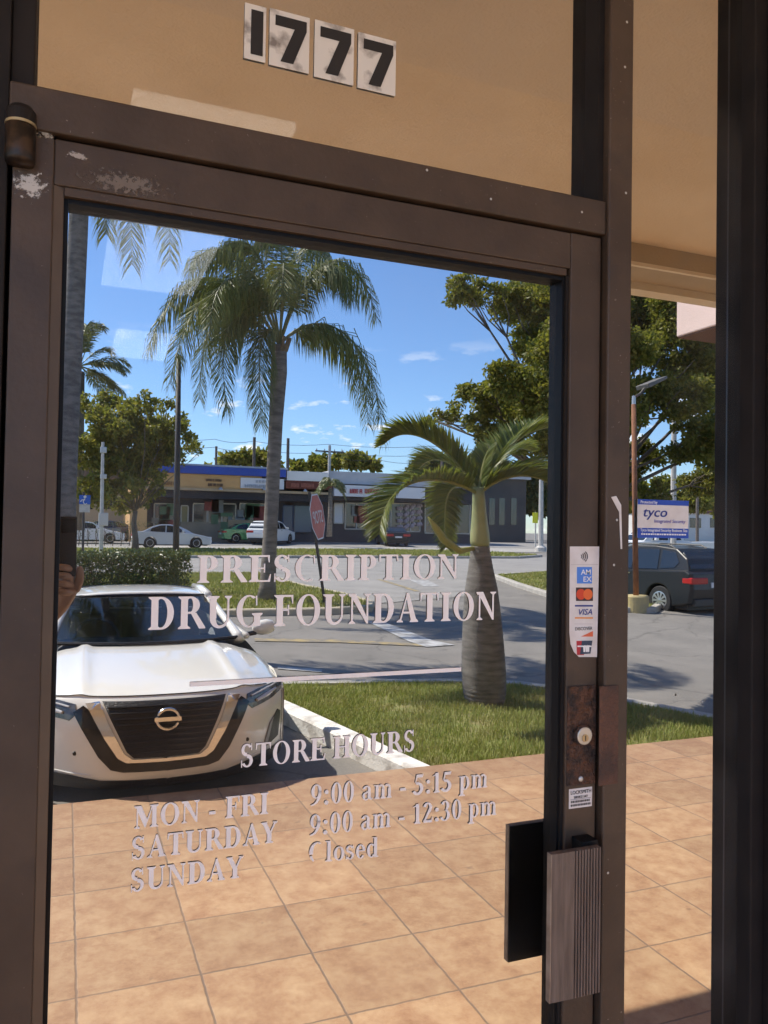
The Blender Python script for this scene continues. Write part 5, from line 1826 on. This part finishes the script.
# ------------------------------------------------------------------ the white car parked nose-in at the walk
LOTZ = -.15
D0 = 4.2
D0 = 4.23
cx0 = at(168, 712, D0).x
wc = thing('white_car', 'white sedan parked nose-in against the tiled walk, wide black grille with a chrome V', 'car', (cx0, -D0, LOTZ))
PRO = [(-.16, .165), (-.05, .18), (-.005, .24), (0, .36), (0, .50), (-.012, .60), (-.04, .69), (-.085, .745), (-.13, .765), (-.34, .815), (-.70, .868), (-1.05, .905), (-1.30, .92)]
SQ = lambda z: z if z < .75 else .75+(z-.75)*.79      # low roofed body
def pro(t):
    t = max(0, min(len(PRO)-1.0001, t))
    i = int(t)
    f = t-i
    p0, p1, p2, p3 = (PRO[max(0, min(len(PRO)-1, j))] for j in (i-1, i, i+1, i+2))
    return tuple(.5*((2*b)+(-a+c)*f+(2*a-5*b+4*c-d)*f*f+(-a+3*b-3*c+d)*f**3) for a, b, c, d in zip(p0, p1, p2, p3))
HX = .935
def carS(u, t):
    y, z = pro(t)
    a = abs(u)
    k = 1.0 if t < 7 else max(.16, 1-(t-7)*.19)
    y -= .60*a**2.7*k
    x = u*HX
    if t > 6.5:
        e = min(1, (t-6.5)/2)
        z -= e*(.15*a**5)
        z += e*.024*math.exp(-((a-.58+.012*(t-7))/.045)**2)
        z -= e*.012*math.exp(-((a-.80)/.08)**2)
    if t < 3:
        x *= 1-.02*(3-t)/3
    return Vector((x, y, z))
def grid(fn, us, ts, name, m, parent=wc, solid=0.0, smooth=True):
    mb = MB()
    nu = len(us)
    mb.v = [tuple(fn(u, t)) for t in ts for u in us]
    for j in range(len(ts)-1):
        for i in range(nu-1):
            mb.f.append((j*nu+i, j*nu+i+1, (j+1)*nu+i+1, (j+1)*nu+i))
            mb.m.append(0)
    o = mb.build(name, m, parent, smooth=smooth)
    if solid:
        sm = o.modifiers.new('thickness', 'SOLIDIFY')
        sm.thickness = solid
        sm.offset = 0
    return o
US = [i/24-1 for i in range(49)]
wpaint = mat('pearl_white_paint', (.80, .775, .71), (.78, .755, .69), 2, .30, coat=1.0)
grid(carS, US, [i*.125 for i in range(0, 60)], 'front_bumper', wpaint)
grid(carS, US, [7.42+i*.114 for i in range(0, 41)], 'bonnet', wpaint)
def frontY(x, z):
    lo_, hi_ = 1.0, 8.5
    for _ in range(22):
        m_ = (lo_+hi_)/2
        if pro(m_)[1] < z: lo_ = m_
        else: hi_ = m_
    return carS(max(-1, min(1, x/HX)), lo_).y
def patch(name, pts, m, off, parent=wc, both=True, solid=.006, label=None):
    """a panel cut to an outline (x, height) and laid on the curved nose"""
    for s in ((1, -1) if both else (1,)):
        b = bmesh.new()
        b.faces.new([b.verts.new((x*s, 0, z)) for x, z in pts])
        bmesh.ops.triangulate(b, faces=b.faces)
        xs = [i*.04 for i in range(-24, 25)]
        for xx in xs:
            bmesh.ops.bisect_plane(b, geom=b.verts[:]+b.edges[:]+b.faces[:], plane_co=(xx, 0, 0), plane_no=(1, 0, 0))
        for zz in [.2+i*.04 for i in range(16)]:
            bmesh.ops.bisect_plane(b, geom=b.verts[:]+b.edges[:]+b.faces[:], plane_co=(0, 0, zz), plane_no=(0, 0, 1))
        for v in b.verts:
            sx_ = v.co.x
            v.co.y = frontY(v.co.x, v.co.z)+off
            v.co.x = sx_*(1+off*.35)
        bmesh.ops.recalc_face_normals(b, faces=b.faces)
        me = bpy.data.meshes.new(name)
        b.to_mesh(me)
        b.free()
        me.materials.append(m)
        o = bpy.data.objects.new(name, me)
        COL.objects.link(o)
        o.parent = parent
        sm = o.modifiers.new('thickness', 'SOLIDIFY')
        sm.thickness = solid
        sm.offset = -1
        if label: o['label'] = label
    return o
gmat = mat('grille_mesh', (.012, .012, .013), (.03, .03, .032), 60, .4, stretch=(1, 1, 5), bump=.5, bscale=50)
gr = patch('grille', [(0, .728), (-.40, .728), (-.35, .62), (-.25, .415), (-.205, .375), (0, .37), (.205, .375), (.25, .415), (.35, .62), (.40, .728)], gmat, .004, both=False)
mb = MB()
for k in range(9):
    z = .41+k*.036
    hwid = .225+(z-.39)*.46
    for s in (-1, 1):
        mb.tube([(s*x, frontY(x, z)+.010, z-.012*abs(x)) for x in [hwid*j/8 for j in range(9)]], .0065, 5)
mb.build('grille_bars', flat('grille_bar', (.022, .022, .024), .3), gr)
satin = flat('satin_chrome', (.80, .78, .74), .16, metal=1.0)
patch('chrome_v', [(-.415, .73), (-.500, .715), (-.475, .67), (-.382, .50), (-.302, .380), (-.25, .350), (0, .345), (0, .366), (-.213, .370), (-.265, .408), (-.365, .60)], satin, .016, solid=.014)
patch('black_v_trim', [(-.515, .70), (-.575, .655), (-.53, .57), (-.42, .385), (-.345, .305), (-.27, .288), (0, .284), (0, .350), (-.245, .356), (-.295, .385), (-.375, .50), (-.470, .67)], flat('gloss_black', (.010, .010, .011), .12), .006)
hl = patch('headlight', [(-.555, .645), (-.60, .605), (-.78, .625), (-.905, .655), (-.915, .735), (-.80, .725), (-.66, .72), (-.56, .705)], mat('headlight_lens', (.035, .036, .04), (.12, .12, .125), 22, .08, spec=.8), .006)
for zz, ln in ((.685, .6), (.745, 1)):
    for s in (-1, 1):
        hlp = wc.children[-2 if s == 1 else -1]
mb = MB()
for s in (-1, 1):
    pp = [(s*x, frontY(x, z)+.020, z) for x, z in ((.60, .69), (.70, .705), (.80, .712), (.89, .72))]
    MB().tube(pp, .006, 6).build('light_strip', lampc, wc)
    pp = [(s*x, frontY(x, z)+.016, z) for x, z in ((.64, .65), (.73, .665), (.83, .68))]
    MB().tube(pp, [.010, .016, .010], 8).build('lamp_unit', lampc, wc)
patch('air_inlet', [(-.71, .295), (-.86, .33), (-.885, .50), (-.85, .525), (-.775, .46)], blackp, .006)
patch('lower_lip', [(-.90, .17), (-.90, .275), (-.60, .262), (-.40, .235), (0, .23), (0, .17)], blackp, .008)
patch('fog_trim', [(-.735, .30), (-.70, .30), (-.765, .455), (-.80, .485)], flat('fog_trim_grey', (.25, .25, .25), .35), .010, solid=.010)
# round emblem with a bar across
mb = MB()
ey = frontY(0, .60)+.022
mb.tube([(.070*math.cos(a), ey, .615+.064*math.sin(a)) for a in [2*PI*k/28 for k in range(29)]], .0105, 8)
mb.box((-.085, ey-.006, .602), (.085, ey+.008, .628))
mb.build('emblem', satin, gr)
# bonnet cut
mb = MB()
mb.tube([carS(u, 7.35)+Vector((0, .002, .002)) for u in [i/20*.8 for i in range(-20, 21)]], .0035, 5)
mb.build('bonnet_gap', blackp, wc)
for s in (-1, 1):
    pp = [(s*x, frontY(x, z)+.003, z) for x, z in ((.905, .64), (.90, .52), (.90, .40), (.895, .28))]
    MB().tube(pp, .0025, 5).build('panel_gap', blackp, wc)
    pp = [(s*x, frontY(x, z)+.004, z) for x, z in ((.46, .268), (.58, .275), (.70, .282))]
    MB().tube(pp, [.002, .006, .002], 5).build('bumper_crease', wpaint, wc)
    q = Vector((s*.56, frontY(.56, .40)+.002, .40))
    MB().lathe([(.014, 0), (.012, .004)], q, 14, axis='y').build('parking_sensor', blackp, wc)
# sides
def top_z(y):
    best = None
    for k in range(60):
        p = carS(1, 7+k*.085)
        if best is None or abs(p.y-y) < best[0]:
            best = (abs(p.y-y), p.z)
    if y > -1.42:
        return best[1]
    a = carS(1, 11.9).z
    return a+(.945-a)*min(1, (-y-1.42)/1.5)
for s in (-1, 1):
    mb = MB()
    st_ = [-.58-.07*i for i in range(60)]
    rows = 6
    for y in st_:
        bz = .20
        for wy in (-1.0, -3.82):
            if abs(y-wy) < .40:
                bz = max(bz, .33+math.sqrt(max(0, .40**2-(y-wy)**2)))
        tz = max(top_z(y)-.004, bz+.02)
        for k in range(rows+1):
            f = k/rows
            z = bz+(tz-bz)*f
            x = HX-.004-.02*(max(0, .45-z)/.3)**2-.014*max(0, (z-.75)/.25)
            if y > -.9: x -= 0
            if y < -4.2: x -= .25*((-y-4.2)/.55)**2
            mb.v.append((s*x, y, z))
    for j in range(len(st_)-1):
        for k in range(rows):
            a = j*(rows+1)+k
            mb.f.append((a, a+1, a+rows+2, a+rows+1))
            mb.m.append(0)
    mb.build('side_panel', wpaint, wc, smooth=True)
    wheel(wc, s*.80, -1.0, .335, .335, .22, s)
    wheel(wc, s*.80, -3.82, .335, .335, .22, s)
MB().box((-.72, -4.5, .18), (.72, -.55, .42)).build('underbody', blackp, wc)
# cabin
def cab(u, v):       # windscreen: v 0 at the cowl, 1 at the roof
    x = u*(.735-.155*v)
    y = -1.27-.80*v-(.20-.10*v)*u*u
    z = .985+.42*v-.02*v*v-.02*u*u*v
    return Vector((x, y, SQ(z)))
def wsmat():
    m = bpy.data.materials.new('windscreen_glass')
    m.use_nodes = True
    nt = m.node_tree
    nt.nodes.remove(nt.nodes['Principled BSDF'])
    g = nt.nodes.new('ShaderNodeBsdfGlossy')
    g.inputs['Roughness'].default_value = .02
    g.inputs['Color'].default_value = (1, .96, .88, 1)
    t_ = nt.nodes.new('ShaderNodeBsdfTransparent')
    t_.inputs['Color'].default_value = (.80, .88, .88, 1)
    lw = nt.nodes.new('ShaderNodeLayerWeight')
    lw.inputs['Blend'].default_value = .45
    mx_ = nt.nodes.new('ShaderNodeMixShader')
    nt.links.new(lw.outputs['Fresnel'], mx_.inputs[0])
    nt.links.new(t_.outputs[0], mx_.inputs[1])
    nt.links.new(g.outputs[0], mx_.inputs[2])
    nt.links.new(mx_.outputs[0], nt.nodes['Material Output'].inputs['Surface'])
    return m
UW = [i/10-1 for i in range(21)]
grid(cab, [u*.97 for u in UW], [i/10 for i in range(11)], 'windscreen', wsmat())
MBW = MB().tube([cab(u, -.015)+Vector((0, .012, .004)) for u in UW], .016, 6)
MBW.build('cowl', blackp, wc)
MB().tube([cab(u*.97, 1.0)+Vector((0, -.004, .004)) for u in UW], .012, 6).build('roof_seal', blackp, wc)
for s in (-1, 1):
    MB().tube([cab(s*1.02, -.06)+Vector((0, -.02, -.02))]+[cab(s*1.02, v/6)+Vector((0, -.012, .004)) for v in range(7)], [.05, .046, .04, .036, .034, .034, .034, .034], 8).build('windscreen_pillar', wpaint, wc, smooth=True)
def roof(u, v):
    y = -2.07-1.15*v-.10*u*u*(1-v)+.1*u*u*v
    z = 1.385+.045*math.sin(PI*min(1, v*.8+.12))-.055*abs(u)**3
    return Vector((u*.60, y, SQ(z)))
grid(roof, UW, [i/10 for i in range(11)], 'roof', wpaint, solid=.02)
def rearw(u, v):
    return Vector((u*(.60+.13*v), -3.21-.85*v+.1*u*u, SQ(1.40-.37*v-.03*abs(u)**3*(1-v))))
grid(rearw, UW, [i/8 for i in range(9)], 'rear_window', carglass, solid=.02)
grid(lambda u, v: Vector((u*(.80+.08*math.sin(PI*v)), -4.05-.72*v+.12*u*u*v, SQ(1.02-.04*v*v-.03*abs(u)**3))), UW, [i/6 for i in range(7)], 'boot_lid', wpaint, solid=.02)
grid(lambda u, v: Vector((u*.86, -4.78+.14*u*u+.05*v*v, .93-.70*v)), UW, [i/6 for i in range(7)], 'rear_bumper', wpaint, solid=.02)
for s in (-1, 1):
    q = [(s*.80, -1.62, .99), (s*.635, -2.16, 1.345), (s*.64, -3.05, 1.36), (s*.67, -3.45, 1.25), (s*.80, -3.95, 1.02)]
    q = [(x, y, SQ(z)) for x, y, z in q]
    MB().prism(q, (-s*.02, 0, 0)).build('side_window', carglass, wc)
    MB().tube([(s*.83, -1.5, .935), (s*.835, -2.6, .945), (s*.82, -4.1, .96)], .03, 6).build('belt_trim', wpaint, wc, smooth=True)
    MB().tube([(s*.60, -2.12, SQ(1.375)), (s*.615, -2.7, SQ(1.405)), (s*.62, -3.15, SQ(1.385)), (s*.69, -3.6, SQ(1.22)), (s*.80, -4.05, SQ(1.03))], .035, 6).build('roof_rail', wpaint, wc, smooth=True)
    mm = MB().lathe([(.0, -.105), (.055, -.09), (.082, -.03), (.085, .03), (.06, .085), (.0, .1)], (0, 0, 0), 16, axis='x')
    mo = mm.build('mirror', wpaint, wc, smooth=True)
    mo.location = (s*1.02, -1.66, .985)
    mo.scale = (1, .62, .82)
    mo.rotation_euler = (0, rad(-8*s), rad(10*s))
    MB().tube([(s*.84, -1.66, .925), (s*.95, -1.66, .94)], .022, 6).build('mirror_stalk', blackp, wc)
# inside
darkint = flat('dark_interior', (.16, .16, .165), .7)
MB().box((-.70, -2.1, .70), (.70, -1.50, .885)).build('dashboard', darkint, wc, bevel=.06)
seatm = flat('grey_seat', (.34, .34, .34), .8)
for x in (-.37, .37):
    st3 = MB().box((x-.24, -2.75, .60), (x+.24, -2.58, 1.03)).build('seat', seatm, wc, bevel=.06)
    MB().box((x-.13, -2.74, 1.045), (x+.13, -2.63, 1.20)).build('headrest', seatm, st3, bevel=.04)
MB().box((-.60, -3.5, .60), (.60, -3.35, 1.0)).build('rear_seat', seatm, wc, bevel=.06)
MB().box((-.66, -3.6, .45), (.66, -1.6, .5)).build('cabin_floor', blackp, wc)
sw = [(-.37+.185*math.cos(a), -2.12-.06*math.sin(a), .87+.165*math.sin(a)) for a in [2*PI*k/24 for k in range(25)]]
mb = MB().tube(sw, .016, 8)
mb.tube([(-.54, -2.12, .87), (-.2, -2.12, .87)], .018, 6)
mb.build('steering_wheel', darkint, wc)
MB().box((-.11, -1.97, 1.155), (.11, -1.94, 1.205)).build('rear_view_mirror', blackp, wc, bevel=.01)

# ------------------------------------------------------------------ the person taking the picture, a hand and phone mirrored at the left edge
skin = mat('skin', (.46, .31, .25), (.40, .26, .205), 18, .5, bump=.1, bscale=120)
pp0 = Vector((-.36, -1.46, 0))
person = bpy.data.objects.new('person', None)
def skinned(name, verts, edges, m, parent, lvl=2, root=0):
    me = bpy.data.meshes.new(name)
    me.from_pydata([v[0] for v in verts], edges, [])
    o = bpy.data.objects.new(name, me)
    COL.objects.link(o)
    o.modifiers.new('skin', 'SKIN').use_smooth_shade = True
    if not me.skin_vertices:
        b = bmesh.new()
        b.from_mesh(me)
        b.verts.layers.skin.verify()
        b.to_mesh(me)
        b.free()
    for i, v in enumerate(verts):
        rr_ = v[1] if hasattr(v[1], '__len__') else (v[1], v[1])
        me.skin_vertices[0].data[i].radius = rr_
        me.skin_vertices[0].data[i].use_root = (i == root)
    sb_ = o.modifiers.new('sub', 'SUBSURF')
    sb_.levels = sb_.render_levels = lvl
    me.materials.append(m)
    if parent:
        o.parent = parent
    return o
V = [((-.36, -1.46, .94), (.15, .11)), ((-.36, -1.46, 1.12), (.135, .10)), ((-.36, -1.46, 1.32), (.15, .11)), ((-.36, -1.46, 1.44), (.08, .08)), ((-.36, -1.45, 1.52), .055), ((-.36, -1.43, 1.60), (.075, .09)), ((-.36, -1.43, 1.70), (.072, .088)),
     ((-.18, -1.47, 1.41), .058), ((-.15, -1.36, 1.19), .042), ((-.056, -1.15, 1.455), .026), ((-.006, -1.112, 1.532), (.034, .020)),
     ((-.54, -1.47, 1.41), .058), ((-.59, -1.47, 1.13), .042), ((-.58, -1.40, .89), .028), ((-.575, -1.37, .80), (.03, .018)),
     ((-.27, -1.46, .88), .09), ((-.26, -1.46, .50), .06), ((-.26, -1.48, .10), .04), ((-.25, -1.36, .04), .035),
     ((-.45, -1.46, .88), .09), ((-.46, -1.46, .50), .06), ((-.46, -1.48, .10), .04), ((-.47, -1.36, .04), .035)]
E_ = [(0, 1), (1, 2), (2, 3), (3, 4), (4, 5), (5, 6), (3, 7), (7, 8), (8, 9), (9, 10), (3, 11), (11, 12), (12, 13), (13, 14), (0, 15), (15, 16), (16, 17), (17, 18), (0, 19), (19, 20), (20, 21), (21, 22)]
# right hand: four fingers across the back of the phone, thumb up its edge
for k in range(4):
    z = 1.545+.021*k
    i = len(V)
    V += [((.012, -1.085, z), .0105), ((-.004, -1.060, z+.004), .0095), ((-.022, -1.058, z+.006), .0088), ((-.042+.004*abs(k-2), -1.062, z+.006), .0078)]
    E_ += [(10, i), (i, i+1), (i+1, i+2), (i+2, i+3)]
i = len(V)
V += [((.024, -1.112, 1.55), .016), ((.036, -1.098, 1.582), .0125), ((.034, -1.094, 1.615), .0095)]
E_ += [(10, i), (i, i+1), (i+1, i+2)]
for k in range(4):   # left hand, hanging and slightly curled
    i = len(V)
    y = -1.395+.019*k
    V += [((-.575, y, .765), .0098), ((-.57, y+.004, .735), .009), ((-.56, y+.004, .71-.004*abs(k-1)), .008)]
    E_ += [(14, i), (i, i+1), (i+1, i+2)]
i = len(V)
V += [((-.55, -1.36, .80), .012), ((-.535, -1.345, .765), .01)]
E_ += [(14, i), (i, i+1)]
person = skinned('person', V, E_, skin, None)
tag(person, 'photographer mirrored as only a hand round a dark phone at the glass edge', 'person')
cloth = mat('navy_shirt', (.05, .06, .09), (.04, .045, .07), 12, .9)
skinned('shirt', [((-.36, -1.46, .92), (.168, .125)), ((-.36, -1.46, 1.12), (.152, .115)), ((-.36, -1.46, 1.32), (.165, .125)), ((-.36, -1.46, 1.435), (.10, .09)), ((-.18, -1.47, 1.41), .070), ((-.16, -1.42, 1.30), .058), ((-.54, -1.47, 1.41), .070), ((-.57, -1.47, 1.25), .058)],
        [(0, 1), (1, 2), (2, 3), (3, 4), (4, 5), (3, 6), (6, 7)], cloth, person)
skinned('trousers', [((-.36, -1.46, .94), (.165, .125)), ((-.27, -1.46, .86), .105), ((-.26, -1.46, .50), .078), ((-.26, -1.48, .12), .06), ((-.45, -1.46, .86), .105), ((-.46, -1.46, .50), .078), ((-.46, -1.48, .12), .06)],
        [(0, 1), (1, 2), (2, 3), (0, 4), (4, 5), (5, 6)], mat('dark_jeans', (.04, .05, .08), (.03, .035, .06), 30, .9), person)
for x in (-.255, -.465):
    MB().prism([(x-.05, -1.55, .005), (x+.05, -1.55, .005), (x+.055, -1.36, .005), (x+.03, -1.26, .005), (x-.03, -1.26, .005), (x-.055, -1.36, .005)], (0, 0, .085)).build('shoe', blackp, person, bevel=.02)
hair = MB().lathe([(.0, 1.815), (.05, 1.805), (.09, 1.77), (.104, 1.71), (.10, 1.65), (.085, 1.62)], (-.36, -1.45, 0), 20)
hair.build('hair', flat('dark_hair', (.02, .014, .01), .6), person, smooth=True)
mb = MB()
for s in (-1, 1):
    mb.lathe([(.0, -.006), (.009, -.004), (.012, .002)], (-.36+s*.032, -1.338, 1.655), 10, axis='y')
mb.build('eyes', flat('eye_white', (.6, .58, .55), .2), person)
MB().tube([(-.36, -1.335, 1.66), (-.36, -1.318, 1.625), (-.36, -1.335, 1.61)], [.008, .014, .008], 8).build('nose', skin, person, smooth=True)
MB().tube([(-.385, -1.337, 1.575), (-.36, -1.330, 1.572), (-.335, -1.337, 1.575)], [.004, .007, .004], 6).build('mouth', flat('lip', (.35, .13, .11), .5), person, smooth=True)
for s in (-1, 1):
    MB().tube([(-.36+s*.083, -1.44, 1.68), (-.36+s*.098, -1.445, 1.655), (-.36+s*.083, -1.435, 1.62)], [.008, .014, .008], 6).build('ear', skin, person, smooth=True)
ph = MB().box((-.050, -1.0835, 1.588), (.026, -1.0765, 1.742)).build('phone', flat('dark_phone_case', (.012, .012, .016), .35), None, bevel=.003)
tag(ph, 'dark phone held up in a hand, mirrored at the left edge of the glass', 'phone')
MB().box((-.012, -1.0765, 1.700), (.022, -1.0745, 1.736)).build('camera_bump', flat('lens_black', (.008, .008, .01), .15), ph, bevel=.001)
